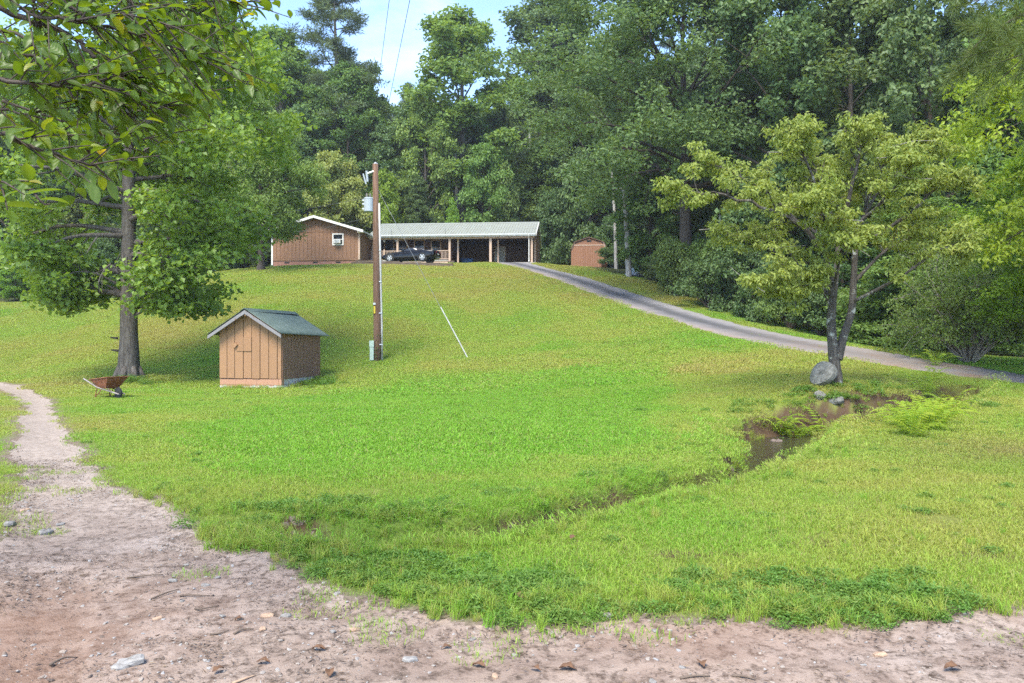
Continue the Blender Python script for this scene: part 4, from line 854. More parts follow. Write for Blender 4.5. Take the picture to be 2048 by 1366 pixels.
# ------------------------------------------------------------------ leaves
def leaf_quads(P, axis, nrm, L, W, fold=.25):
    """two triangles per leaf, folded along the midrib"""
    n = len(P); side = np.cross(axis, nrm); side /= np.linalg.norm(side, axis=1, keepdims=True) + 1e-9; L = np.broadcast_to(L, n)[:, None]; W = np.broadcast_to(W, n)[:, None]
    mid = P + axis * L * .45
    V = np.stack([P, mid + side * W * .5 + nrm * W * fold, P + axis * L, mid - side * W * .5 + nrm * W * fold], 1).reshape(-1, 3); k = np.arange(n)[:, None] * 4
    return V, np.concatenate([np.c_[k, k + 1, k + 2], np.c_[k, k + 2, k + 3]], 1).reshape(-1, 3)
def unit(v): return v / (np.linalg.norm(v, axis=1, keepdims=True) + 1e-9)
class Tree:
    def __init__(s, seed): s.r = np.random.default_rng(seed); s.tv = []; s.tf = []; s.n = 0; s.cl = []; s.cw = []
    def tube(s, P, rad, n=7):
        P = np.asarray(P, float); V = tube_verts(P, np.asarray(rad, float), n); k = len(P); ii = np.arange(k * n).reshape(k, n); nx = np.roll(ii, -1, 1)
        s.tv.append(V); s.tf.append(np.stack([ii[:-1], nx[:-1], nx[1:], ii[1:]], -1).reshape(-1, 4) + s.n); s.n += len(V)
    def limb(s, P, r0, r1, n2, l2, crad, lev=1, spread=.9, upb=.15, sides=6):
        """a limb along P with n2 side branches; leaf clusters gather on their outer parts"""
        P = np.asarray(P, float); Q = catmull(P, 4) if len(P) > 2 else np.linspace(P[0], P[-1], 5); L = np.linalg.norm(np.diff(Q, axis=0), axis=1).sum()
        Q = Q + s.r.normal(0, .012 * L, Q.shape) * np.linspace(0, 1, len(Q))[:, None]; s.tube(Q, np.linspace(r0, r1, len(Q)), sides)
        s.cl.append((Q[-1], crad)); s.cl.append((Q[-max(2, len(Q) // 4)], crad * .9))
        for j in range(n2):
            f = s.r.uniform(.28, 1.0); i = min(int(f * (len(Q) - 1)), len(Q) - 2); p = Q[i] + (Q[i + 1] - Q[i]) * s.r.random(); d = Q[i + 1] - Q[i]; d /= np.linalg.norm(d) + 1e-9
            v = s.r.normal(0, 1, 3); v -= d * (v @ d); v /= np.linalg.norm(v) + 1e-9; v[2] *= .6; e = d * s.r.uniform(.3, .9) + v * spread; e[2] += upb; e /= np.linalg.norm(e); l = l2 * s.r.uniform(.5, 1.2) * (1.15 - .5 * f)
            m_ = p + e * l * .55 + s.r.normal(0, .06 * l, 3); t_ = p + e * l + np.array([0, 0, -.06 * l]); rr_ = (r0 + (r1 - r0) * f) * .5
            s.tube([p, m_, t_], [rr_, rr_ * .65, max(.004, rr_ * .2)], 4)
            s.cl.append((t_, crad)); s.cl.append((m_, crad * .75))
    def crown(s, n, L, W, flatz=.55, upn=.5, droop=.2, fold=.2, jitter=.3, outward=0.0, stretch=(1, 1)):
        r = s.r; C = np.array([c for c, _ in s.cl]); cr = np.array([q for _, q in s.cl]); w = cr ** 2; w = w / w.sum(); i = r.choice(len(C), n, p=w)
        g = r.normal(0, 1, (n, 3)); rad = r.random(n) ** .45; g = unit(g) * rad[:, None] * np.array([1, 1, flatz]); P = C[i] + g * cr[i][:, None]
        nrm = unit(r.normal(0, 1, (n, 3)) + np.array([0, 0, upn * 2.2]) + unit(g) * .5); ax_ = r.normal(0, 1, (n, 3)) + unit(g) * outward; ax_ = ax_ - nrm * (ax_ * nrm).sum(1, keepdims=True); ax_ = unit(ax_); ax_[:, 2] -= droop; ax_ = unit(ax_)
        sz = r.uniform(1 - jitter, 1 + jitter, n); V, Fq = leaf_quads(P, ax_, nrm, L * sz, W * sz, fold)
        cv = r.random(len(C))[i]; v = np.clip(.25 + .35 * cv + .4 * r.random(n) - .1, 0, 1); return V, Fq, np.repeat(v, 2)
    def meshes(s, name, bark, leaf, *a, **k):
        tm = mesh_np(name + '_trunk', np.concatenate(s.tv), [np.concatenate(s.tf)], bark, True); V, Fq, v = s.crown(*a, **k); return tm, mesh_np(name + '_crown', V, Fq, leaf, False, fattr={'v': v})
BARK = {'grey': bark_mat('grey_bark', (.155, .138, .12), (.045, .038, .033)), 'dark': bark_mat('dark_bark', (.11, .09, .075), (.035, .028, .024)), 'pale': bark_mat('pale_bark', (.42, .40, .37), (.20, .185, .17), 9), 'lichen': bark_mat('lichen_bark', (.13, .115, .10), (.04, .035, .03), 9, .03),
        'twig': bark_mat('grey_twigs', (.33, .30, .27), (.2, .18, .16), 9)}
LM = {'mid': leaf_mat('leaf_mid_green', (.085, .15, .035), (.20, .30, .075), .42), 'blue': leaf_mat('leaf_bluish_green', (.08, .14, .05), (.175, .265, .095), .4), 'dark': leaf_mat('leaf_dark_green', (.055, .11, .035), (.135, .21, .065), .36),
      'bright': leaf_mat('leaf_bright_green', (.12, .22, .035), (.25, .39, .03), .45), 'yellow': leaf_mat('leaf_yellow_green', (.22, .27, .07), (.40, .44, .13), .45), 'lime': leaf_mat('leaf_lime_green', (.20, .31, .03), (.38, .48, .06), .5),
      'maple': leaf_mat('leaf_maple_green', (.12, .22, .035), (.27, .40, .07), .5, .42, .45), 'pine': leaf_mat('pine_needles', (.07, .115, .055), (.145, .20, .09), .25, .6, .2), 'oak': leaf_mat('leaf_oak_green', (.075, .135, .045), (.185, .275, .09), .42),
      'dogwood': leaf_mat('leaf_dogwood', (.165, .24, .045), (.35, .40, .10), .47, .5, .3), 'walnut': leaf_mat('leaf_walnut', (.11, .20, .045), (.25, .36, .085), .45), 'olive': leaf_mat('leaf_olive', (.10, .145, .045), (.22, .27, .085), .4), 'hem': leaf_mat('leaf_hemlock_green', (.09, .16, .035), (.20, .30, .07), .42)}
def std_tree(seed, Hh, r0, cb, Rr, prof, n1, n2, el, crad, bend=.02, l2=.42):
    T = Tree(seed); r = T.r; k = 12; zz = np.linspace(0, Hh * .97, k); bx_ = np.cumsum(r.normal(0, bend * Hh / k, (k, 2)), 0) * np.linspace(0, 1, k)[:, None]; tr_ = np.c_[bx_, zz]; rad = r0 * (1 - .88 * np.linspace(0, 1, k) ** .9); rad[0] *= 1.28; tr_[0, 2] = -.3
    T.tube(tr_, rad, 10)
    for i in range(n1):
        t = (i + r.random()) / n1; z0 = Hh * (cb + (1 - cb) * t * .96); l = Rr * prof(t) * r.uniform(.72, 1.18); e = R(el[0] + (el[1] - el[0]) * t + r.normal(0, 8)); az = i * 2.4 + r.normal(0, .35); zs = max(cb * Hh * .75, z0 - .55 * l * math.sin(e))
        p0 = np.array([np.interp(zs, zz, tr_[:, 0]), np.interp(zs, zz, tr_[:, 1]), zs]); d = np.array([math.cos(az) * math.cos(e), math.sin(az) * math.cos(e), math.sin(e)])
        P = [p0, p0 + d * l * .5 + [0, 0, .05 * l], p0 + d * l + [0, 0, -.03 * l]]; rl_ = np.interp(zs, zz, rad) * .5; T.limb(P, rl_, max(.01, rl_ * .2), n2, l * l2, crad * (.75 + .5 * r.random()))
    T.cl.append((tr_[-1], crad)); return T
oval = lambda t: (.5 + .55 * math.sin(math.pi * (.12 + t * .72))) * (1 - .4 * t ** 6)
rnd = lambda t: math.sin(math.pi * (.12 + .80 * t)) ** .7
tower = lambda t: (.62 + .42 * math.sin(math.pi * t * .8)) * (1 - .5 * t ** 7)
cone = lambda t: 1.02 - .88 * t
PROTO = {}
def reg(key, T, bark, leaf, *a, **k): PROTO[key] = T.meshes(key, BARK[bark], LM[leaf], *a, **k)
reg('tulip', std_tree(1, 27, .42, .26, 5.2, tower, 34, 5, (8, 62), 1.15), 'grey', 'mid', 26000, .36, .26, upn=.45)
reg('tulip2', std_tree(2, 25, .40, .30, 4.8, oval, 30, 5, (12, 60), 1.1), 'grey', 'mid', 24000, .36, .26, upn=.45)
reg('round', std_tree(3, 15, .3, .12, 5.4, rnd, 30, 6, (2, 62), 1.05), 'grey', 'mid', 24000, .34, .24, upn=.5)
reg('round2', std_tree(4, 13, .26, .10, 4.4, rnd, 28, 5, (0, 60), 1.0), 'dark', 'mid', 20000, .32, .22, upn=.5)
reg('tall', std_tree(5, 24, .36, .22, 6.0, rnd, 30, 6, (10, 58), 1.2), 'dark', 'blue', 26000, .36, .25, upn=.4)
reg('under', std_tree(6, 7, .12, .04, 3.0, rnd, 24, 4, (0, 55), .75), 'dark', 'dark', 13000, .26, .17, upn=.5)
reg('under2', std_tree(16, 6, .12, .02, 2.8, cone, 24, 4, (5, 50), .75), 'dark', 'dark', 12000, .26, .19, upn=.5)
def pine(seed, Hh, cb, Rr, n, tufts, crad, prof=cone, el=(2, 35), L=.34, W=.07, n1=44, n2=6, fl=.28, droopb=0.0):
    T = Tree(seed); r = T.r; zz = np.linspace(0, Hh, 10); tr_ = np.c_[np.cumsum(r.normal(0, .05, (10, 2)), 0), zz]; tr_[0, 2] = -.3; T.tube(tr_, np.linspace(.36, .03, 10) * Hh / 28, 9)
    for i in range(n1):
        t = (i + r.random()) / n1; z0 = Hh * (cb + (1 - cb) * t * .98); l = max(.5, Rr * prof(t) * r.uniform(.55, 1.2)); e = R(el[0] + (el[1] - el[0]) * t); az = i * 2.4 + r.normal(0, .4); p0 = np.array([0, 0, z0]) + np.r_[tr_[5, :2] * 0, 0]; d = np.array([math.cos(az) * math.cos(e), math.sin(az) * math.cos(e), math.sin(e)])
        T.limb([p0, p0 + d * l * .5 - [0, 0, droopb * l * .3], p0 + d * l + [0, 0, .06 * l - droopb * l]], .06 * Hh / 28, .012, n2, l * .35, crad, upb=.05, sides=4, spread=.8)
    return T
reg('pine', pine(21, 30, .42, 5.8, 0, 0, .55, n1=36), 'grey', 'pine', 22000, .42, .06, flatz=.38, upn=.2, droop=-.25, outward=1.0, fold=.05)
reg('pine2', pine(22, 22, .35, 3.6, 0, 0, .7), 'grey', 'pine', 20000, .42, .07, flatz=.5, upn=.2, droop=-.1, outward=.8, fold=.05)
reg('hemlock', pine(23, 12, .04, 4.0, 0, 0, .55, el=(0, 25), n1=60, n2=8, droopb=.16), 'dark', 'dark', 30000, .24, .11, flatz=.3, upn=.6, droop=.2, outward=.6)
def shrub(seed, Hh, Rr, stems, n2, crad):
    T = Tree(seed); r = T.r
    for i in range(stems):
        az = i * 2.4 + r.normal(0, .3); e = r.uniform(.25, 1.4); l = (Rr * math.cos(e) + Hh * math.sin(e)) * r.uniform(.6, 1.0); d = np.array([math.cos(az) * math.cos(e), math.sin(az) * math.cos(e), math.sin(e)]); T.limb([(0, 0, -.1), d * l * .5 + [0, 0, .1 * l], d * l], .04, .01, n2, l * .4, crad, sides=4)
    return T
reg('shrub', shrub(31, 2.6, 2.0, 16, 5, .5), 'dark', 'dark', 9000, .17, .11, upn=.5)
reg('shrub2', shrub(32, 2.0, 2.2, 16, 5, .5), 'dark', 'mid', 9000, .17, .12, upn=.5)
TREES = {}
def place(name, key, x, y, Hw, Rw, label, cat='tree', leaf=None, bark=None, group=None, rz_=None, sink=.0, base=None, lean=(0, 0)):
    """a copy of prototype key, scaled to height Hw and radius Rw (metres)"""
    tm, cm = PROTO[key]; bb = np.empty(len(cm.vertices) * 3, np.float32); 
    if key not in TREES:
        cm.vertices.foreach_get('co', bb); bb = bb.reshape(-1, 3); TREES[key] = (np.percentile(bb[:, 2], 99.7), np.percentile(np.hypot(bb[:, 0], bb[:, 1]), 97))
    h0, r0 = TREES[key]; e = empty(name, (x, y, (hz(x, y) if base is None else base) - sink), random.uniform(0, 6.28) if rz_ is None else rz_); e.rotation_euler[0], e.rotation_euler[1] = lean
    e.scale = (Rw / r0, Rw / r0, Hw / h0)
    for nm, me, mt in (('trunk', tm, BARK.get(bark)), ('crown', cm, LM.get(leaf))):
        o = obj(nm, me, e)
        if mt: o.material_slots[0].link = 'OBJECT'; o.material_slots[0].material = mt
    return tag(e, label, cat, group)
def ptree(name, key, px, d, top, wpx, label, **k):
    """by picture column, depth, crown top row and crown width"""
    x = (px - 1024) / F * d; z1 = CAMZ + (683 - top) / F * d; return place(name, key, x, d, z1 - hz(x, d), wpx / 2 / F * d, label, **k)

# ------------------------------------------------------------------ trees behind and beside the house
GB = 'trees behind the house'
ptree('broadleaf_tree', 'tulip2', 560, 86, 55, 210, 'tall light green tree left of the tall white pine, behind the house', group=GB, leaf='walnut')
ptree('white_pine', 'pine', 668, 88, -40, 290, 'tallest pine with layered branches standing against sky behind the gable', cat='pine', group=GB)
ptree('broadleaf_tree', 'tall', 735, 93, 135, 150, 'dark green tree just right of the tall white pine', group=GB, leaf='mid')
ptree('white_pine', 'pine2', 690, 96, 110, 150, 'shorter dark pine half hidden right behind the tall white pine', cat='pine', group=GB)
ptree('tulip_tree', 'tulip', 925, 84, 30, 250, 'tall isolated crown against the sky behind the porch roof', group=GB, leaf='walnut', rz_=1.0)
ptree('broadleaf_tree', 'round', 850, 82, 205, 150, 'rounded mid green tree between the pole top and the tall poplar', group=GB, leaf='walnut')
ptree('broadleaf_tree', 'round2', 965, 80, 290, 120, 'small rounded tree under the right side of the tall poplar', group=GB, leaf='walnut')
ptree('broadleaf_tree', 'round2', 655, 75.5, 305, 130, 'yellow green small tree rising just above the gable roof', group=GB, leaf='yellow')
ptree('broadleaf_tree', 'under', 700, 77, 325, 90, 'yellow green sapling left of the transformer on the pole', group=GB, leaf='yellow')
ptree('broadleaf_tree', 'under', 770, 78, 345, 95, 'bright green small tree right behind the power pole top', group=GB, leaf='bright')
ptree('hemlock', 'hemlock', 835, 79, 355, 100, 'dark conical hemlock above the middle of the porch roof', cat='conifer', group=GB, leaf='dark')
ptree('hemlock', 'hemlock', 880, 83, 350, 100, 'second dark hemlock right of the first above the porch roof', cat='conifer', group=GB, leaf='dark')
ptree('broadleaf_tree', 'under2', 905, 77.5, 400, 50, 'little bright green sapling at the foot of the tall poplar', group=GB, leaf='bright')
ptree('broadleaf_tree', 'tulip2', 500, 92, 120, 150, 'green tree at left of the light green crown, behind walnut', group=GB, leaf='mid')
ptree('pine_tree', 'pine2', 815, 140, 168, 70, 'distant pine left of centre in the low gap of the skyline', cat='pine', group=GB)
ptree('pine_tree', 'pine2', 850, 132, 165, 80, 'distant pine right of the skyline gap, left of tall poplar', cat='pine', group=GB)
ptree('pine_tree', 'pine', 1020, 104, 150, 130, 'pine with open branches between the tall poplar and the oak', cat='pine', group=GB)
ptree('pine_tree', 'pine', 1062, 92, 170, 120, 'pine with bare grey trunk standing behind the carport roof end', cat='pine', group=GB)
ptree('broadleaf_tree', 'under2', 1010, 80, 330, 90, 'dark small tree behind the carport roof left of bare trunk', group=GB, leaf='mid')
ptree('broadleaf_tree', 'under', 1110, 79, 380, 90, 'dark green small tree right behind the carport roof end', group=GB, leaf='dark')
ptree('vine_covered_tree', 'under2', 1152, 77.5, 318, 105, 'conical mass of dark vines behind the gambrel shed', group=GB, leaf='dark')
ptree('broadleaf_tree', 'under', 1225, 74, 430, 80, 'dark leafy small tree touching the right of gambrel shed', group=GB, leaf='dark')
ptree('broadleaf_tree', 'tulip', 1110, 94, -10, 240, 'tall tree behind the carport end, left part of oak crown', group=GB, leaf='blue')
ptree('broadleaf_tree', 'tall', 1240, 88, 80, 220, 'tall bluish tree behind the gambrel shed and pale trunks', group=GB, leaf='blue')
# left
GL = 'trees left of the house'
ptree('broadleaf_tree', 'tulip', 400, 88, 20, 220, 'tall tree behind the right half of the big maple', group=GL, leaf='mid')
ptree('broadleaf_tree', 'tall', 290, 84, 60, 240, 'tall dark tree behind the upper trunk of the big maple', group=GL, leaf='mid')
ptree('broadleaf_tree', 'tulip2', 150, 80, 120, 240, 'tall tree behind the left half of the big maple', group=GL, leaf='mid')
ptree('broadleaf_tree', 'round', 20, 66, 330, 230, 'dark rounded tree at the left edge above the grassy slope', group=GL, leaf='dark')
ptree('broadleaf_tree', 'round2', 165, 64, 400, 170, 'green rounded tree behind maple at top of left slope', group=GL, leaf='olive')
ptree('broadleaf_tree', 'round', 350, 70, 300, 200, 'rounded tree between the big maple and the walnut', group=GL, leaf='mid')
ptree('broadleaf_tree', 'under', 30, 57, 530, 70, 'light green bush at the top edge of the left slope', cat='bush', group=GL, leaf='bright')
ptree('broadleaf_tree', 'under', 90, 58, 540, 80, 'second green bush at the top of the left slope', cat='bush', group=GL, leaf='mid')
ptree('broadleaf_tree', 'tulip', -60, 72, 150, 260, 'tall tree at the left picture edge behind near leaves', group=GL, leaf='mid')
ptree('broadleaf_tree', 'under2', 420, 66, 440, 90, 'dark low tree under the walnut left of the gable', group=GL, leaf='dark')

# walnut-like tree left of the gable
T = std_tree(41, 11.5, .28, .22, 4.4, rnd, 34, 7, (-12, 62), .72, .02); PROTO['walnut'] = T.meshes('walnut', BARK['dark'], LM['walnut'], 46000, .26, .085, flatz=.6, upn=.35, droop=.55, outward=.6)
ptree('walnut_tree', 'walnut', 522, 57, 205, 250, 'feathery green walnut tree drooping over the left end of house', rz_=.4, group=GL)
# the big maple on the lawn
T = std_tree(42, 19, .34, .14, 4.6, lambda t: .62 + .5 * math.sin(math.pi * min(1, t * 1.05)) - .25 * t ** 3, 54, 8, (-14, 55), .78, .012, .40)
for k_ in range(8):
    a = k_ * .8; T.limb([(0, 0, 2.3 + .2 * k_), (1.5 * math.cos(a), 1.5 * math.sin(a), 2.9 + .2 * k_), (2.7 * math.cos(a), 2.7 * math.sin(a), 2.7 + .12 * k_)], .05, .012, 7, 1.3, .6)
T.cl = [c for c in T.cl if not (abs(c[0][0]) < 1.0 and c[0][1] < .3 and c[0][2] < 8.5)]
tm, cm = T.meshes('maple', BARK['grey'], LM['maple'], 56000, .19, .17, flatz=.55, upn=.55, droop=.35, outward=.3)
mpl = tag(empty('maple_tree', (-13.95, 29.0, hz(-13.95, 29.0) - .1), .0), 'big maple with thick grey trunk standing behind the wheelbarrow', 'tree'); obj('trunk', tm, mpl); obj('crown', cm, mpl)
k_ = MB()
for i in range(7):
    a = i * .9 + .2; k_.tube([(.30 * math.cos(a), .30 * math.sin(a), .5), (.46 * math.cos(a), .46 * math.sin(a), .15), (.68 * math.cos(a), .68 * math.sin(a), -.05)], [.12, .10, .04], 7)
k_.build('root_flare', BARK['grey'], mpl, smooth=True)
for z, a in ((1.55, 3.4), (1.1, 3.3)): MB().tube([(.36 * math.cos(a), .36 * math.sin(a), z), (.62 * math.cos(a), .62 * math.sin(a), z + .03)], [.05, .02], 5).build('branch_stub', BARK['dark'], mpl)

# ------------------------------------------------------------------ right side wood
GR = 'trees right of the driveway'
T = std_tree(43, 23, .46, .30, 9.8, lambda t: .8 + .35 * math.sin(math.pi * min(1, t * 1.1)) - .35 * t ** 3, 44, 10, (-6, 60), 1.05, .03, .38)
PROTO['oak'] = T.meshes('oak', BARK['dark'], LM['oak'], 84000, .27, .13, flatz=.6, upn=.3, droop=.3)
ptree('oak_tree', 'oak', 1372, 52, -90, 700, 'huge oak with dark trunk towering right of the driveway', group=GR, rz_=.6)
for px, d, top, w, key, lf, lab in [(1560, 46, -80, 330, 'tall', 'blue', 'tall bluish tree right of the oak with dark limbs'), (1700, 44, -30, 300, 'tulip', 'blue', 'tall tree above the dogwood under the right sky gap'), (1860, 40, -120, 330, 'tall', 'blue', 'tall bluish green tree at upper right behind lime branches'),
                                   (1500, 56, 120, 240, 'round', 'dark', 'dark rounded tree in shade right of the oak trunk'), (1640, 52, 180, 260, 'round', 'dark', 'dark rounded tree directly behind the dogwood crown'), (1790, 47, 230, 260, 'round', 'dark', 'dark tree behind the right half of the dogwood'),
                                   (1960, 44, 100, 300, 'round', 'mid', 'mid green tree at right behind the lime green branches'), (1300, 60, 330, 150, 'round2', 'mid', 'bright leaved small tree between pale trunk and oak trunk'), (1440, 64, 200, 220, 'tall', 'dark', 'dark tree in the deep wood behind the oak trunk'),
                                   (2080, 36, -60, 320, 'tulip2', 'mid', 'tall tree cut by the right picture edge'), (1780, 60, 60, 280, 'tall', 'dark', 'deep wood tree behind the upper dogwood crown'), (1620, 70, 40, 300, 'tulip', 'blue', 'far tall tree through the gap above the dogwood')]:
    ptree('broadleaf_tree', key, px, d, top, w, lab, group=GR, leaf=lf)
ptree('hemlock', 'hemlock', 1830, 33, 330, 330, 'dark layered hemlock sweeping down behind the dogwood trunk', cat='conifer', group=GR, leaf='hem')
ptree('hemlock', 'hemlock', 1690, 40, 400, 230, 'dark hemlock in the wood left behind the dogwood trunk', cat='conifer', group=GR, leaf='dark')
ptree('hemlock', 'hemlock', 2010, 36, 300, 300, 'dark hemlock at the right edge above the driveway', cat='conifer', group=GR, leaf='hem')
# bare pale trunks
def snag(px0, py0, px1, py1, d, r0, label, seed):
    a, b2 = at(px0, py0, d), at(px1, py1, d); a[2] = hz(a[0], a[1]) - .2; t = Tree(seed); P = [a * 0, (b2 - a) * .5 + [.1, 0, 0], b2 - a]; t.tube(catmull(P, 5), np.linspace(r0, r0 * .55, 11), 9)
    e = tag(empty('bare_trunk', a), label, 'tree', 'bare pale trunks'); obj('trunk', mesh_np('bare_trunk', np.concatenate(t.tv), [np.concatenate(t.tf)], BARK['pale'], True), e)
    for k in range(6):
        f = t.r.uniform(.35, 1); p = (b2 - a) * f; a_ = t.r.random() * 6.28; l = t.r.uniform(.4, 1.2); MB().tube([p, p + np.array([math.cos(a_), math.sin(a_), .2]) * l], [.035, .01], 4).build('dead_branch', BARK['pale'], e)
snag(1258, 545, 1240, 300, 60, .24, 'leaning pale bare trunk right of the gambrel shed', 1); snag(1232, 530, 1222, 330, 68, .16, 'thinner pale trunk just left behind the leaning pale one', 2)
snag(1061, 470, 1059, 255, 90, .25, 'straight grey bare trunk above the carport roof end', 3); snag(912, 470, 911, 300, 82.5, .26, 'pale straight lower trunk under the tall poplar crown', 4); snag(1428, 560, 1440, 430, 50, .12, 'slim pale trunk in the shade right of the oak', 5)
# understorey along the drive
GS = 'shrubs along the driveway'
SH = [(1350, 50.5, 480, 130, 'shrub2', 'mid', 'leafy green shrub in front of the oak trunk by the drive'), (1420, 46.5, 520, 140, 'shrub', 'dark', 'low dark shrub right in front of the oak by the drive'), (1300, 61, 470, 120, 'shrub2', 'bright', 'bright leafy shrub right of the white tarp heap'), (1340, 57, 500, 120, 'shrub2', 'olive', 'yellowish low shrub below the bright one at wood edge'), (1385, 53, 470, 150, 'shrub', 'dark', 'dark shrub at the foot of the oak trunk'), (1440, 49, 460, 170, 'shrub', 'mid', 'leafy shrub right of the oak foot'),
      (1490, 45.5, 490, 170, 'shrub', 'dark', 'dark shrub spilling towards the drive below the oak'), (1540, 42.5, 520, 160, 'shrub', 'dark', 'dark green shrub above the middle of the drive'), (1580, 40.5, 560, 140, 'shrub2', 'mid', 'leafy shrub left behind the dogwood fork'), (1640, 38, 560, 170, 'shrub', 'dark', 'dark shrub directly behind the dogwood stems'),
      (1720, 36, 580, 170, 'shrub2', 'mid', 'low green shrub right behind the dogwood trunk'), (1800, 35, 560, 190, 'shrub', 'dark', 'dark shrub under the sweeping hemlock'), (1890, 35, 540, 220, 'shrub', 'dark', 'shaded shrub right of the hemlock at the wood edge'), (1980, 34, 560, 220, 'shrub', 'dark', 'shaded shrub at the far right above the driveway'),
      (1225, 70, 490, 80, 'shrub', 'dark', 'dark shrub between gambrel shed and pale trunk'), (1210, 78, 450, 110, 'shrub', 'dark', 'dark shrub behind the right corner of gambrel shed'), (1120, 80, 455, 90, 'shrub', 'dark', 'dark shrub between carport and gambrel shed'), (1410, 60, 400, 170, 'shrub', 'dark', 'tall dark shrub in the wood behind the oak trunk')]
for px, d, top, w, key, lf, lab in SH: ptree('shrub', key, px, d, top, w, lab, cat='shrub', group=GS, leaf=lf)
# grey twiggy bush at the right edge
T = shrub(51, 3.0, 2.4, 40, 14, .34); PROTO['twiggy'] = T.meshes('twiggy', BARK['twig'], LM['hem'], 34000, .085, .055, upn=.5)
place('twiggy_bush', 'twiggy', 15.6, 27.2, 4.6, 2.9, 'bush with many bare grey twigs at the right edge above the drive', cat='bush', group=GS)
# lime green tree reaching in from the right
T = std_tree(52, 9.5, .16, .30, 3.5, rnd, 30, 7, (-10, 55), .55); PROTO['lime'] = T.meshes('lime', BARK['dark'], LM['lime'], 36000, .13, .075, flatz=.45, upn=.6, droop=.5, outward=.4)
place('lime_green_tree', 'lime', 13.9, 18.6, 11.6, 3.8, 'lime green leafy tree reaching in from the right picture edge', rz_=2.0)
place('lime_green_tree', 'lime', 16.3, 23.5, 6.8, 3.6, 'darker green small tree below the lime green one at right edge', rz_=4.0, leaf='bright')
# ------------------------------------------------------------------ dogwood by the stream
K_ = 18.6 / F
def dg(px, py, y=0.0): return np.array([(px - 1672) * K_, y, (786 - py) * K_])
T = Tree(61); T.tube(catmull([dg(1674, 800), dg(1672, 770), dg(1667, 720, .02), dg(1662, 660, .0), dg(1664, 610, -.05)], 4), np.linspace(.155, .085, 17), 10)
T.tube(catmull([dg(1676, 735, .02), dg(1690, 690, .1), dg(1708, 640, .15), dg(1714, 580, .2), dg(1718, 510, .2)], 4), np.linspace(.11, .065, 17), 9)
T.tube(catmull([dg(1664, 610, -.05), dg(1652, 570, -.15), dg(1640, 525, -.3)], 4), np.linspace(.09, .06, 9), 8); T.tube(catmull([dg(1664, 615, -.05), dg(1676, 560, .1), dg(1684, 500, .2)], 4), np.linspace(.085, .06, 9), 8)
LB = [([(1655, 575, -.15), (1600, 548, -.6), (1545, 560, -.9), (1500, 585, -1.0)], .04), ([(1640, 525, -.3), (1580, 470, -.5), (1480, 430, -.6), (1390, 408, -.6), (1335, 410, -.6)], .06), ([(1640, 530, -.3), (1590, 440, .3), (1510, 370, .5), (1430, 330, .6)], .055),
      ([(1640, 525, -.3), (1610, 430, -.9), (1570, 350, -1.2), (1540, 310, -1.3)], .05), ([(1684, 500, .2), (1660, 400, .3), (1640, 340, .4), (1625, 315, .4)], .055), ([(1684, 500, .2), (1690, 390, -.4), (1700, 325, -.6), (1708, 290, -.6)], .06), ([(1718, 510, .2), (1745, 420, .3), (1780, 350, .5), (1812, 305, .5)], .055),
      ([(1718, 510, .2), (1790, 460, -.3), (1850, 400, -.5), (1890, 380, -.6)], .055), ([(1714, 580, .2), (1780, 520, .4), (1850, 480, .6), (1905, 470, .7)], .05), ([(1710, 620, .15), (1770, 575, -.7), (1830, 525, -1.1), (1870, 520, -1.2)], .045), ([(1664, 610, 0), (1610, 540, .8), (1540, 480, 1.3), (1460, 460, 1.5)], .05),
      ([(1718, 520, .2), (1730, 430, 1.2), (1750, 360, 1.7)], .05), ([(1684, 510, .2), (1640, 440, 1.4), (1590, 390, 2.0)], .05), ([(1684, 500, .2), (1720, 430, -1.3), (1740, 380, -2.0)], .05), ([(1640, 530, -.3), (1600, 470, -1.4), (1560, 440, -2.0)], .045), ([(1664, 600, -.05), (1650, 530, -.9), (1640, 500, -1.6)], .04),
      ([(1664, 640, 0), (1630, 600, -.4), (1590, 590, -.6), (1560, 600, -.7)], .025), ([(1718, 480, .2), (1760, 400, .1), (1830, 330, .0), (1850, 300, 0)], .045)]
for P, r0 in LB: T.limb([dg(*p) for p in P], r0, .010, 22, .80, .25, spread=.85, upb=.22, sides=6)
tm, cm = T.meshes('dogwood', BARK['lichen'], LM['dogwood'], 38000, .105, .048, flatz=.45, upn=.55, droop=.75, fold=.22, outward=.3)
dw = tag(empty('dogwood_tree', (DOGX, DOGY, hz(DOGX, DOGY) - .04)), 'spreading yellow green dogwood with forked lichen trunk beside the stream', 'tree'); obj('trunk', tm, dw); obj('crown', cm, dw)
for k in range(26):      # dead twigs
    c, _ = T.cl[T.r.integers(len(T.cl))]; d = T.r.normal(0, 1, 3); d[2] = abs(d[2]) * .3; d /= np.linalg.norm(d); MB().tube([c - d * .5, c + d * .1 + T.r.normal(0, .05, 3), c + d * .45], [.010, .007, .003], 4).build('dead_twig', BARK['twig'], dw)

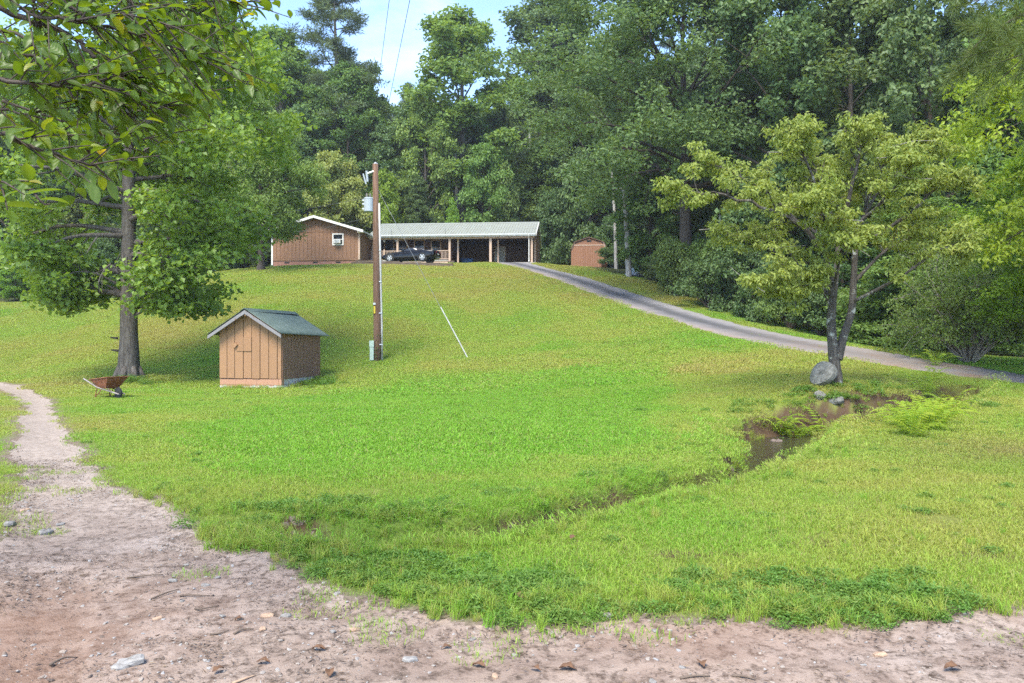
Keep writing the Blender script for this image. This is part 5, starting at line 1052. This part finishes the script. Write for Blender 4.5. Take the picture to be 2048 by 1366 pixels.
# ------------------------------------------------------------------ wood on the hillside: one mass far behind
pool = []
for key in ('tulip', 'tulip2', 'round', 'tall', 'pine', 'pine2', 'round2', 'under'):
    tm, cm = PROTO[key]; import bmesh
    bm = bmesh.new(); bm.from_mesh(cm); n0 = len(bm.faces); bm.from_mesh(tm); bm.faces.ensure_lookup_table()
    me = bpy.data.meshes.new('wood_tree_' + key); 
    bm.to_mesh(me); bm.free(); mi = np.zeros(len(me.polygons), np.int32); mi[n0:] = 1
    me.materials.append({'pine': LM['pine'], 'pine2': LM['pine'], 'under': LM['dark'], 'tall': LM['blue'], 'round': LM['mid']}.get(key, LM['mid'])); me.materials.append(BARK['dark']); me.polygons.foreach_set('material_index', mi); pool.append(proto('wood_tree', me))
r = np.random.default_rng(5); pts = []
def try_add(x, y, s, k, md=3.2):
    if all((x - p[0]) ** 2 + (y - p[1]) ** 2 > md * md for p in pts): pts.append((x, y, s, k)); return True
for _ in range(2600):
    y = r.uniform(84, 185); x = r.uniform(-.85, .85) * y; px = 1024 + x / y * F
    k = int(r.choice([0, 1, 2, 3, 4, 5, 6], p=[.18, .16, .14, .2, .1, .12, .1])); h0 = [27, 25, 15, 24, 30, 22, 13][k]; s = r.uniform(.7, 1.0)
    g = hz(x, y) if 0 else None
    lim = 215 if 700 < px < 1035 else (130 if 420 < px <= 700 else 40)        # skyline of the ridge, lower over the gap behind the house
    pts_ok = True; pts.append((x, y, s, k, lim, h0)) if all((x - p[0]) ** 2 + (y - p[1]) ** 2 > 4.2 ** 2 for p in pts) else None
P = np.array(pts); zg = height(P[:, 0], P[:, 1]); zmax = CAMZ + (683 - P[:, 4]) / F * P[:, 1]; hmax = zmax - zg
sc_ = np.minimum(P[:, 2], hmax / P[:, 5]); ok = sc_ > .3
X, Y, Z, S_, Kk = P[ok, 0], P[ok, 1], zg[ok], sc_[ok], P[ok, 3].astype(int)
# understorey closing the view between trunks
x2 = []; 
for _ in range(900):
    z_ = r.random()
    if z_ < .45: y = r.uniform(80, 110); x = r.uniform(-.75, .75) * y
    elif z_ < .75: y = r.uniform(38, 80); x = r.uniform(.30, .85) * y + 4
    else: y = r.uniform(60, 95); x = -r.uniform(.36, .85) * y
    x2.append((x, y))
x2 = np.array(x2); wm_ = (wood_amount(x2[:, 0], x2[:, 1]) > .8) & keep_mask(x2[:, 0], x2[:, 1]) & (dist_poly(x2[:, 0], x2[:, 1], DRIVE)[0] > 7.5); x2 = x2[wm_]; n2 = len(x2)
X = np.r_[X, x2[:, 0]]; Y = np.r_[Y, x2[:, 1]]; Z = np.r_[Z, height(x2[:, 0], x2[:, 1]) - .1]; S_ = np.r_[S_, r.uniform(.35, .75, n2)]; Kk = np.r_[Kk, np.full(n2, 7)]
scatter('hillside_wood', np.c_[X, Y, Z - .2], np.c_[np.zeros(len(X)), np.zeros(len(X)), r.random(len(X)) * 6.28], S_, r.random(len(X)), Kk, pool)

# ------------------------------------------------------------------ near branches hanging in at the upper left
LV, NSEG = [], 6
def big_leaf(L=.145, W=.078, curl=.035):
    V = []; 
    for i in range(NSEG + 1):
        t = i / NSEG; w = W * .5 * (math.sin(math.pi * (t ** .85)) ** .75 if 0 < t < 1 else .0) + (.0015 if t in (0, 1) else 0); z = -curl * t * t
        for s in (-1, -.5, 0, .5, 1): V.append((s * w, t * L, z + abs(s) * w * .28 + .0016 * math.sin(t * 40) * abs(s)))
    ii = np.arange(len(V)).reshape(NSEG + 1, 5); return mesh_np('leaf', V, np.stack([ii[:-1, :-1], ii[:-1, 1:], ii[1:, 1:], ii[1:, :-1]], -1).reshape(-1, 4), None, True)
mbl_, nt, b = mat_new('near_leaf'); oi = nt.nodes.new('ShaderNodeObjectInfo').outputs['Random']
c = ramp(nt, oi, [(0, (.07, .13, .012)), (.5, (.12, .19, .018)), (.9, (.19, .24, .02)), (1, (.28, .22, .025))]); tcx = nt.nodes.new('ShaderNodeTexCoord'); wv = N(nt, 'ShaderNodeTexWave', Scale=16.0, Distortion=.6); wv.bands_direction = 'Y'
sp = nt.nodes.new('ShaderNodeSeparateXYZ'); nt.links.new(tcx.outputs['Object'], sp.inputs[0]); ab = nt.nodes.new('ShaderNodeMath'); ab.operation = 'ABSOLUTE'; nt.links.new(sp.outputs['X'], ab.inputs[0])
sb = nt.nodes.new('ShaderNodeMath'); sb.operation = 'MULTIPLY_ADD'; nt.links.new(ab.outputs[0], sb.inputs[0]); sb.inputs[1].default_value = -.8; nt.links.new(sp.outputs['Y'], sb.inputs[2]); cb_ = nt.nodes.new('ShaderNodeCombineXYZ'); nt.links.new(sb.outputs[0], cb_.inputs['Y']); nt.links.new(cb_.outputs[0], wv.inputs['Vector'])
nt.links.new(mixc(nt, .18, c, mixc(nt, wv.outputs['Fac'], (.04, .09, .01), (.17, .23, .05))), b.inputs['Base Color']); b.inputs['Roughness'].default_value = .42; b.inputs['Specular IOR Level'].default_value = .5; bump(nt, b, wv.outputs['Fac'], .25, .004)
tr = nt.nodes.new('ShaderNodeBsdfTranslucent'); nt.links.new(mixc(nt, 1.0, c, (1.9, 1.6, .5), 'MULTIPLY'), tr.inputs['Color']); ms_ = N(nt, 'ShaderNodeMixShader', Fac=.5); nt.links.new(b.outputs[0], ms_.inputs[1]); nt.links.new(tr.outputs[0], ms_.inputs[2]); nt.links.new(ms_.outputs[0], nt.nodes['Material Output'].inputs['Surface'])
LEAF = [big_leaf(L, W, c_) for L, W, c_ in ((.115, .060, .02), (.10, .056, .035), (.125, .062, .01), (.105, .06, .045), (.09, .046, .015))]
for me in LEAF: me.materials.append(mbl_)
nx_, ny_ = -5.6, 3.4; nz_ = hz(nx_, ny_)
ov = tag(empty('overhanging_tree', (nx_, ny_, nz_ - .05)), 'near tree whose leafy branches hang into the upper left corner', 'tree')
O3 = np.array([nx_, ny_, nz_ - .05]); r = np.random.default_rng(77)
tt = Tree(78); tt.tube(catmull([(0, 0, -.2), (.05, 0, 1.5), (.1, .05, 3.0), (.3, .1, 4.6), (.4, .2, 6.5)], 4), np.linspace(.2, .09, 17), 12)
obj('trunk', mesh_np('overhanging_trunk', np.concatenate(tt.tv), [np.concatenate(tt.tf)], BARK['dark'], True), ov)
BR = [([(-420, -20, 4.2), (-60, 60, 4.2), (40, 110, 4.2), (150, 130, 4.2), (240, 215, 4.3), (320, 320, 4.3)], .014, 40), ([(-420, -120, 4.0), (0, -40, 4.0), (110, 30, 4.0), (240, 60, 4.1), (340, 95, 4.2), (420, 130, 4.3)], .014, 40), ([(-420, 140, 4.2), (-60, 210, 4.2), (60, 230, 4.2), (150, 280, 4.2), (210, 345, 4.2)], .012, 34), ([(-420, -140, 4.9), (100, -60, 4.9), (240, 0, 4.9), (380, 20, 5.0), (470, 60, 5.0)], .014, 36), ([(-420, -60, 4.0), (-150, -30, 4.0), (0, 16, 4.0), (135, 70, 4.1), (197, 119, 4.1), (246, 164, 4.2), (303, 200, 4.3), (375, 240, 4.4)], .024, 46), ([(-420, 40, 3.9), (-100, 140, 3.8), (60, 168, 3.8), (160, 165, 3.9), (260, 190, 4.0), (330, 245, 4.1)], .018, 38), ([(-420, 110, 3.6), (-120, 225, 3.5), (0, 266, 3.5), (70, 295, 3.55), (135, 316, 3.6), (197, 340, 3.7), (240, 385, 3.8)], .018, 36),
      ([(-420, -90, 4.4), (0, -60, 4.4), (135, 8, 4.4), (213, 78, 4.5), (287, 110, 4.6), (365, 140, 4.7), (400, 175, 4.8)], .018, 36), ([(-420, -160, 4.6), (100, -90, 4.6), (280, -40, 4.7), (420, -10, 4.8), (525, 25, 4.9)], .018, 44), ([(-420, 200, 2.9), (-120, 330, 2.8), (0, 365, 2.8), (60, 385, 2.8), (95, 410, 2.8)], .012, 16),
      ([(-420, 20, 4.3), (0, 60, 4.3), (90, 120, 4.3), (170, 230, 4.3), (230, 290, 4.3), (285, 330, 4.3)], .014, 34), ([(-420, 80, 4.8), (0, 200, 4.8), (120, 240, 4.8), (250, 270, 4.8), (345, 285, 4.9)], .014, 32), ([(-420, -120, 3.8), (-100, -60, 3.8), (60, 20, 3.8), (150, 40, 3.8), (260, 30, 3.9), (360, 60, 4.0)], .016, 36), ([(-420, -200, 5.2), (100, -100, 5.2), (300, -20, 5.2), (400, 60, 5.3)], .016, 26)]
LP = []
for P, r0, nl in BR:
    Q = catmull([at(*p) - O3 for p in P], 6); st = np.array([.25, .1, max(3.0, Q[0][2] - .4)]); Q = np.vstack([catmull([st, (st + Q[0]) / 2 + [0, 0, .1], Q[0]], 4)[:-1], Q]); Q += r.normal(0, .006, Q.shape)
    brn = Tree(1); brn.tube(Q, np.linspace(r0, .003, len(Q)), 6); vis = np.where(Q[:, 0] + O3[0] > -.72 * (Q[:, 1] + O3[1]))[0]; v0 = vis[0]
    for j in range(nl * 2 // 3):
        i = int(v0 + (len(Q) - 2 - v0) * r.random() ** .8); d = Q[i + 1] - Q[i]; d /= np.linalg.norm(d); v = r.normal(0, 1, 3) * [1, .6, .7]; v -= d * (v @ d); v /= np.linalg.norm(v); e = d * .8 + v * .8; e[2] -= .1; e /= np.linalg.norm(e); l = r.uniform(.18, .5)
        tw = np.array([Q[i], Q[i] + e * l * .5, Q[i] + e * l + [0, 0, -.05 * l]])
        if 683 - F * ((tw[2] + O3)[2] - CAMZ) / (tw[2] + O3)[1] > 440 - .48 * max(0, 1024 + F * (tw[2] + O3)[0] / (tw[2] + O3)[1] - 60): continue
        brn.tube(tw, [.005, .0035, .002], 4)
        for f in np.linspace(.2, 1, int(3 + l * 10)): LP.append((tw[0] + (tw[2] - tw[0]) * f, e))
    for j in range(nl // 3): i = int(v0 + (len(Q) - 2 - v0) * r.random() ** .7); LP.append((Q[i], unit((Q[i + 1] - Q[i])[None])[0]))
    obj('branch', mesh_np('overhanging_branch', np.concatenate(brn.tv), [np.concatenate(brn.tf)], BARK['dark'], True), ov)
LP = [LP[i] for i in r.permutation(len(LP)) if 683 - F * ((LP[i][0] + O3)[2] - CAMZ) / (LP[i][0] + O3)[1] < 425 - .48 * max(0, 1024 + F * (LP[i][0] + O3)[0] / (LP[i][0] + O3)[1] - 60) + 50 * r.random()]; BIGV, BIGF, nb_ = [], [], 0
for i, (p, e) in enumerate(LP):
    side = np.cross(e, [0, 0, 1]) * (1 if i % 2 else -1); ax_ = e * .5 + side * r.uniform(.3, .9) + r.normal(0, .3, 3); ax_[2] -= r.uniform(-.2, .5); ax_ /= np.linalg.norm(ax_)
    nr = np.array([0, 0, 1.0]) + r.normal(0, .45, 3); nr -= ax_ * (nr @ ax_); nr /= np.linalg.norm(nr); xx = np.cross(ax_, nr); Mx = Matrix(((xx[0], ax_[0], nr[0], p[0]), (xx[1], ax_[1], nr[1], p[1]), (xx[2], ax_[2], nr[2], p[2]), (0, 0, 0, 1))); me = LEAF[i % 5]; s = r.uniform(.45, .92)
    if i < 300: o = obj('leaf', me, ov); o.matrix_local = Mx @ Matrix.Scale(s, 4)
    else:
        co = np.empty(len(me.vertices) * 3, np.float32); me.vertices.foreach_get('co', co); A_ = np.array(Mx)[:3, :3] * s; BIGV.append(co.reshape(-1, 3) @ A_.T + p); ii = np.arange(35).reshape(7, 5); BIGF.append(np.stack([ii[:-1, :-1], ii[:-1, 1:], ii[1:, 1:], ii[1:, :-1]], -1).reshape(-1, 4) + nb_); nb_ += 35
if BIGV: tag(obj('foliage', mesh_np('overhanging_foliage', np.concatenate(BIGV), [np.concatenate(BIGF)], mbl_, True), ov), kind='stuff')
# long-needled pine branch hanging in at the upper right
pnx, pny = 9.3, 8.2; pnz = hz(pnx, pny); pn = tag(empty('near_pine', (pnx, pny, pnz - .05)), 'near pine whose long needled branches hang into the upper right corner', 'pine'); OP = np.array([pnx, pny, pnz - .05])
tt = Tree(80); tt.tube(catmull([(0, 0, -.2), (.02, 0, 3), (.0, .05, 6), (-.05, 0, 9)], 4), np.linspace(.2, .08, 13), 12); r = tt.r; tips = []
for P in ([(2450, -160, 8.2), (2200, -60, 8.2), (2080, 10, 8.3), (1990, 60, 8.4), (1930, 110, 8.5)], [(2450, -120, 8.0), (2200, 0, 8.0), (2080, 60, 8.0), (2010, 100, 8.1)], [(2450, -240, 8.6), (2200, -140, 8.6), (2050, -50, 8.7), (1950, 5, 8.8)], [(2450, -60, 7.6), (2200, 40, 7.6), (2090, 90, 7.6), (2050, 110, 7.6)]):
    Q = catmull([at(*p) - OP for p in P], 5); Q = np.vstack([[0, 0, Q[0][2]], Q]); tt.tube(Q, np.linspace(.035, .006, len(Q)), 6)
    for j in range(26):
        i = r.integers(len(Q) // 4, len(Q) - 1); d = unit((Q[i + 1] - Q[i])[None])[0]; e = d * .7 + r.normal(0, .6, 3); e[2] -= .1; e /= np.linalg.norm(e); l = r.uniform(.15, .55); tt.tube([Q[i], Q[i] + e * l], [.006, .003], 4); tips += [(Q[i] + e * l * f, e) for f in (.6, .8, 1.0)]
obj('trunk', mesh_np('near_pine_trunk', np.concatenate(tt.tv), [np.concatenate(tt.tf)], BARK['dark'], True), pn)
nn = 70; TP = np.repeat(np.array([t for t, _ in tips]), nn, 0); TD = np.repeat(np.array([e for _, e in tips]), nn, 0); TP = TP + TD * r.uniform(-.08, .03, (len(TP), 1)); ax_ = unit(TD * .6 + r.normal(0, .65, TP.shape)); ax_[:, 2] -= .15; ax_ = unit(ax_); nr = unit(np.cross(ax_, r.normal(0, 1, TP.shape)))
V, Fq = leaf_quads(TP, ax_, nr, r.uniform(.12, .2, len(TP)), .0045, .05)
obj('needles', mesh_np('near_needles', V, Fq, leaf_mat('long_needles', (.06, .10, .02), (.15, .20, .05), .35), fattr={'v': np.repeat(r.random(len(TP)), 2)}), pn)

# ------------------------------------------------------------------ ferns, weeds, gravel, stones, sticks, fallen leaves
mfern = leaf_mat('fern_fronds', (.24, .36, .03), (.42, .52, .07), .5)
def frond(n=13, L=.62):
    V = []; Fq = []
    for i in range(n):
        t = (i + .5) / n; y = L * t * (1 - .12 * t); z = .30 * math.sin(t * 2.2) - .12 * t; w = .15 * math.sin(math.pi * (.12 + .86 * t)) * (1 - .35 * t)
        for s in (-1, 1):
            k = len(V); V += [(0, y - .02, z), (s * w * .5, y + .012, z - .004), (s * w, y + .03, z - .03), (s * w * .5, y - .018, z - .006)]; Fq.append((k, k + 1, k + 2)); Fq.append((k, k + 2, k + 3))
    return mesh_np('frond', V, np.array(Fq), mfern, False, fattr={'v': RNG.random(len(Fq))})
FR = [frond(13, .62), frond(12, .5), frond(14, .72)]; FP = [(1868, 806), (1850, 815), (1875, 822), (1895, 818), (1905, 830), (1885, 838), (1850, 835), (1862, 850), (1880, 856), (1835, 852), (1845, 868), (1868, 868), (1820, 866), (1805, 860), (1812, 876), (1830, 880), (1800, 842), (1560, 845), (1590, 852), (1620, 838), (1650, 840), (1900, 846), (1870, 786)]
FL = ['fern at the far upper end of the bright fern patch', 'fern at the left of the upper fern patch row'] 
for i, (px, py) in enumerate(FP):
    if i in (17, 18, 19, 20): q = at(px, py, 16.95 + .1 * (i % 3))[:2]
    else: q = flat(px, py, -.05)
    x, y = q; e = empty('fern', (x, y, hz(x, y) - .02), random.uniform(0, 6.28), random.uniform(.95, 1.4))
    for k in range(9): o = obj('frond', FR[(i + k) % 3], e, rot=(random.uniform(.1, .65), random.uniform(-.2, .2), k * .70 + random.uniform(-.2, .2)), scale=random.uniform(.7, 1.1))
    tag(e, 'small fern on the shaded stream bank below the dogwood' if i in (17, 18, 19, 20) else 'bright lime green fern in the patch right of the stream', 'fern', 'ferns on the stream bank' if i in (17, 18, 19, 20) else 'bright fern patch')
mweed = leaf_mat('weed_leaves', (.10, .20, .03), (.22, .36, .07), .42)
def weed_proto(seed, n, rad, h, L, W):
    rr = np.random.default_rng(seed); a = rr.random(n) * 6.283; q = rad * np.sqrt(rr.random(n)); P = np.c_[q * np.cos(a), q * np.sin(a), h * rr.random(n) ** .6 * (1 - .5 * (q / rad) ** 2)]; nr = unit(rr.normal(0, .5, (n, 3)) + [0, 0, 1]); ax_ = rr.normal(0, 1, (n, 3)); ax_ = unit(ax_ - nr * (ax_ * nr).sum(1, keepdims=True)); V, Fq = leaf_quads(P, ax_, nr, L * rr.uniform(.6, 1.3, n), W * rr.uniform(.6, 1.3, n), .15)
    return proto('weed_patch', mesh_np('weed_patch', V, Fq, mweed, False, fattr={'v': np.repeat(rr.random(n) * .6 + .0, 2)}))
WP = [weed_proto(401, 170, .20, .10, .042, .026), weed_proto(402, 150, .18, .13, .05, .028), weed_proto(403, 200, .20, .08, .032, .026), weed_proto(404, 120, .16, .15, .075, .018)]
r = np.random.default_rng(13); X, Y, S_, K2 = [], [], [], []
re2 = np.array([flat(*p) for p in RE if p[1] > 1020])
for q, s in ((along(re2, 800, .40, .26), .5), (along(nearditch[10:], 120, -.75, .2), .6), (along(re_, 160, .3, .15), .45)): X += list(q[:, 0]); Y += list(q[:, 1]); S_ += [s] * len(q)
q = np.c_[r.normal(DOGX + .2, 1.5, 210), r.normal(DOGY - .9, .55, 210)]; X += list(q[:, 0]); Y += list(q[:, 1]); S_ += [.9] * 210
q = np.c_[r.uniform(-9, 11, 700), r.uniform(5, 24, 700) ]; X += list(q[:, 0]); Y += list(q[:, 1]); S_ += [.42] * 700
q = np.c_[r.normal(-13.6, .6, 50), r.normal(28.3, .25, 50)]; X += list(q[:, 0]); Y += list(q[:, 1]); S_ += [1.3] * 50
q = np.c_[r.normal(-6.9, .3, 40), r.normal(28.3, .6, 40)]; X += list(q[:, 0]); Y += list(q[:, 1]); S_ += [1.3] * 40
X, Y, S_ = map(np.array, (X, Y, S_)); kk = (road_sdf(X, Y) > -.03) & keep_mask(X, Y) & (vnoise(X, Y, 2.0, 131) + r.normal(0, .12, len(X)) > .42); X, Y, S_ = X[kk], Y[kk], S_[kk]; n = len(X)
scatter('weeds', np.c_[X, Y, height(X, Y)], np.c_[np.zeros(n), np.zeros(n), r.random(n) * 6.28], S_ * r.uniform(.6, 1.25, n), np.clip(.82 + r.normal(0, .15, n), 0, 1), r.integers(0, 4, n), WP)
# gravel
mgv, nt, b = mat_new('gravel_stones'); ti = N(nt, 'ShaderNodeAttribute', _attribute_name='tint', _attribute_type='INSTANCER').outputs['Fac']; nt.links.new(ramp(nt, ti, [(0, (.10, .075, .06)), (.3, (.20, .145, .11)), (.6, (.29, .245, .205)), (.9, (.27, .26, .25)), (1, (.30, .275, .25))]), b.inputs['Base Color']); b.inputs['Roughness'].default_value = .9
def ground_z(x, y):
    """surface of the dirt road as meshed"""
    i = np.clip(np.searchsorted(ys, y) - 1, 0, nr_ - 2); W0 = 6 + .95 * np.maximum(ys[i], 0); j = np.clip(((x / W0 + 1) / 2 * (len(us) - 1)).round().astype(int), 0, len(us) - 1); return gz.reshape(GX.shape)[i, j]
nr_ = len(ys)
GP = [proto('pebble', rock('pebble', 500 + i, 1, .8, .45, mgv, 6, .25)) for i in range(4)]
x, y, r = wedge(90000, 2.6, 12, 601, 1.5, .7); s = road_sdf(x, y); p = (s < .05) * np.clip((vnoise(x, y, 1.1, 141) - .40) * 3.2, .04, 1) * sstep(12, 7, y); p = p + .5 * np.exp(-((s + .12) / .15) ** 2); k = r.random(len(x)) < p; x, y = x[k], y[k]; n = len(x)
scatter('gravel', np.c_[x, y, ground_z(x, y) + .001], np.c_[r.normal(0, .3, n), r.normal(0, .3, n), r.random(n) * 6.28], .003 + .013 * r.random(n) ** 5, r.random(n), r.integers(0, 4, n), GP)
q = along(DITCH, 900, 0, .30); q = q[(bare_amount(q[:, 0], q[:, 1]) > .5)]; n = len(q)
scatter('bank_pebbles', np.c_[q, height(q[:, 0], q[:, 1])], r.normal(0, .8, (n, 3)), .015 + .05 * r.random(n) ** 4, r.random(n) * .45, r.integers(0, 4, n), GP)
# leaf litter crumbs
mlt, nt, b = mat_new('litter'); ti = N(nt, 'ShaderNodeAttribute', _attribute_name='tint', _attribute_type='INSTANCER').outputs['Fac']; nt.links.new(ramp(nt, ti, [(0, (.035, .022, .015)), (.7, (.11, .07, .045)), (1, (.22, .16, .10))]), b.inputs['Base Color']); b.inputs['Roughness'].default_value = .9
def crumbs(seed, n=14):
    rr = np.random.default_rng(seed); P = np.c_[rr.uniform(-.08, .08, (n, 2)), rr.uniform(0, .006, n)]; nr = unit(rr.normal(0, .4, (n, 3)) + [0, 0, 1]); ax_ = rr.normal(0, 1, (n, 3)); ax_[:, 2] *= .1; ax_ = unit(ax_); V, Fq = leaf_quads(P, ax_, nr, rr.uniform(.01, .045, n), rr.uniform(.002, .008, n), .2); return proto('litter', mesh_np('litter', V, Fq, mlt))
x, y, r = wedge(9000, 2.8, 11, 611, 1.5, .7); s = road_sdf(x, y); p = (s < .1) * np.clip((vnoise(x, y, .9, 151) - .38) * 2.6, .03, 1) + .4 * np.exp(-((s + .1) / .2) ** 2); k = r.random(len(x)) < p; x, y = x[k], y[k]; n = len(x)
scatter('leaf_litter', np.c_[x, y, ground_z(x, y) + .004], np.c_[np.zeros((n, 2)), r.random(n) * 6.28], r.uniform(.7, 1.4, n), r.random(n), r.integers(0, 3, n), [proto('litter', crumbs(i).data) for i in (1, 2, 3)])
# single stones one can pick out
ST_ = [(260, 1318, .05, 'white'), (240, 1324, .035, 'white'), (536, 1224, .030, 'tan'), (478, 1232, .018, 'tan'), (315, 1228, .022, 'tan'), (372, 1119, .018, 'grey'), (572, 1226, .025, 'grey'), (412, 1162, .025, 'grey'), (345, 1152, .025, 'grey'), (435, 1148, .018, 'grey'), (820, 1314, .028, 'white'), (710, 1251, .022, 'tan'), (666, 1256, .018, 'grey'), (945, 1270, .016, 'grey'), (1215, 1238, .03, 'grey'), (1760, 1298, .025, 'tan'), (1364, 1326, .014, 'white'), (1310, 1258, .018, 'grey'), (675, 1186, .02, 'grey'), (500, 1160, .016, 'white'), (365, 1194, .016, 'grey'), (445, 1225, .016, 'grey'), (1290, 1255, .016, 'tan'), (990, 1345, .02, 'tan'), (1305, 1348, .018, 'grey'), (90, 1060, .05, 'grey'), (20, 1050, .055, 'grey'), (50, 1027, .035, 'tan'), (120, 1045, .03, 'grey'), (525, 1253, .018, 'tan')]
SM = {'white': simple('white_quartz', (.31, .295, .275), (.19, .175, .16), 30, .7), 'tan': simple('tan_pebble', (.42, .29, .19), (.30, .20, .14), 30, .8), 'grey': simple('grey_pebble', (.25, .235, .215), (.17, .155, .14), 30, .8)}
for i, (px, py, s, c) in enumerate(ST_):
    q = flat(px, py); z = float(ground_z(np.array([q[0]]), np.array([q[1]]))[0]); o = obj('loose_stone', rock('loose_stone', 700 + i, s * 1.2, s * .9, s * .5, SM[c], 9, .22), loc=(q[0], q[1], z + s * .18), rot=(random.uniform(-.2, .2), random.uniform(-.2, .2), random.uniform(0, 6)))
    if i == 0: tag(o, 'largest white quartz stone lying on the dirt at lower left', 'stone')
    else: tag(o, {'white': 'small white stone lying loose on the dirt road', 'tan': 'small tan stone lying loose on the dirt road', 'grey': 'small grey stone lying loose on the dirt road'}[c], 'stone', c + ' stones on the dirt road')
SK = [(303, 1188, 358, 1170, 'longest dark stick lying on the dirt left of centre'), (254, 1146, 326, 1140, 'thin stick above the longest one on the dirt'), (360, 1184, 420, 1184, 'thin stick just right of the longest dark stick'), (390, 1211, 438, 1204, 'short stick below and right of the longest one'), (100, 1318, 155, 1297, 'dark forked stick at the lower left of the dirt'), (420, 1262, 458, 1258, 'bent stick on the dirt below centre left'), (468, 1262, 508, 1254, 'slim stick right beside the bent stick'), (1360, 1345, 1420, 1342, 'left stick of two at the bottom right of the dirt'), (1465, 1342, 1510, 1350, 'right stick of two at the bottom right of the dirt'), (465, 1355, 510, 1342, 'pale straw stem at the bottom edge of the dirt')]
for i, (a, b2, c, d, lab) in enumerate(SK):
    p, q = flat(a, b2), flat(c, d); zp = ground_z(np.array([p[0], q[0], (p[0] + q[0]) / 2]), np.array([p[1], q[1], (p[1] + q[1]) / 2])); m_ = (p + q) / 2 + RNG.normal(0, .012, 2)
    P = np.array([(p[0], p[1], zp[0] + .008), (m_[0], m_[1], zp[2] + .014), (q[0], q[1], zp[1] + .008)]); tag(MB().tube(catmull(P, 4), np.linspace(.007, .003, 9), 6).build('stick', M['raw'] if i != 9 else SM['tan'], smooth=True), lab, 'stick', 'sticks on the dirt road')
def dead_leaf(seed, L):
    rr = np.random.default_rng(seed); V = []
    for i in range(6):
        t = i / 5; w = L * .3 * math.sin(math.pi * (.06 + .9 * t)) * (1 + .35 * math.sin(i * 2.5 + seed))
        for s in (-1, 0, 1): V.append((s * w, t * L, .012 + abs(s) * w * .55 + .12 * L * math.sin(t * 3) + rr.normal(0, .003)))
    ii = np.arange(18).reshape(6, 3); return mesh_np('fallen_leaf', V, np.stack([ii[:-1, :-1], ii[:-1, 1:], ii[1:, 1:], ii[1:, :-1]], -1).reshape(-1, 4), MDL, False)
MDL = simple('dead_leaf', (.16, .085, .045), (.07, .038, .024), 25, .8)
DL = [(1118, 1330, .09, 'curled brown leaf at the bottom centre of the dirt'), (1060, 1331, .06, 'small dark leaf left of the curled brown leaf'), (882, 1292, .06, 'rust coloured leaf upper left of the dark ones on dirt'), (945, 1322, .07, 'flat dull leaf between stone and leaves at bottom centre'), (650, 1293, .07, 'lobed dead leaf on the dirt left of centre bottom'), (660, 1334, .08, 'dead oak leaf at the bottom left centre edge'), (448, 1330, .07, 'brown leaf near the white quartz stone'), (512, 1318, .07, 'pale brown leaf right of the leaf near quartz'),
      (1400, 1316, .08, 'dark leaf on the dirt at lower right'), (1925, 1335, .09, 'dark curled leaf at the far lower right of dirt'), (1028, 1204, .08, 'tan leaf stuck in weeds at the road edge'), (1142, 1088, .09, 'brown leaf lying on the grass past the ditch'), (1860, 1240, .05, 'small leaf at the right road edge'), (470, 1236, .05, 'brown leaf beside tan stones on the dirt')]
for i, (px, py, L, lab) in enumerate(DL):
    q = flat(px, py); z = float(ground_z(np.array([q[0]]), np.array([q[1]]))[0]); tag(obj('fallen_leaf', dead_leaf(i, L), loc=(q[0], q[1], z + (.03 if i in (10, 11) else 0)), rot=(0, 0, random.uniform(0, 6))), lab, 'leaf', 'dead leaves on the ground')

# ------------------------------------------------------------------ thin summer haze round the whole place
mh = bpy.data.materials.new('haze'); mh.use_nodes = True; nt = mh.node_tree; nt.nodes.clear(); oo = nt.nodes.new('ShaderNodeOutputMaterial'); pv = nt.nodes.new('ShaderNodeVolumePrincipled')
pv.inputs['Color'].default_value = (.86, .92, .97, 1); pv.inputs['Density'].default_value = .0004; pv.inputs['Anisotropy'].default_value = .2; nt.links.new(pv.outputs[0], oo.inputs['Volume'])
tag(MB().box(-260, 260, -30, 262, -8, 92).build('haze', mh), kind='stuff')
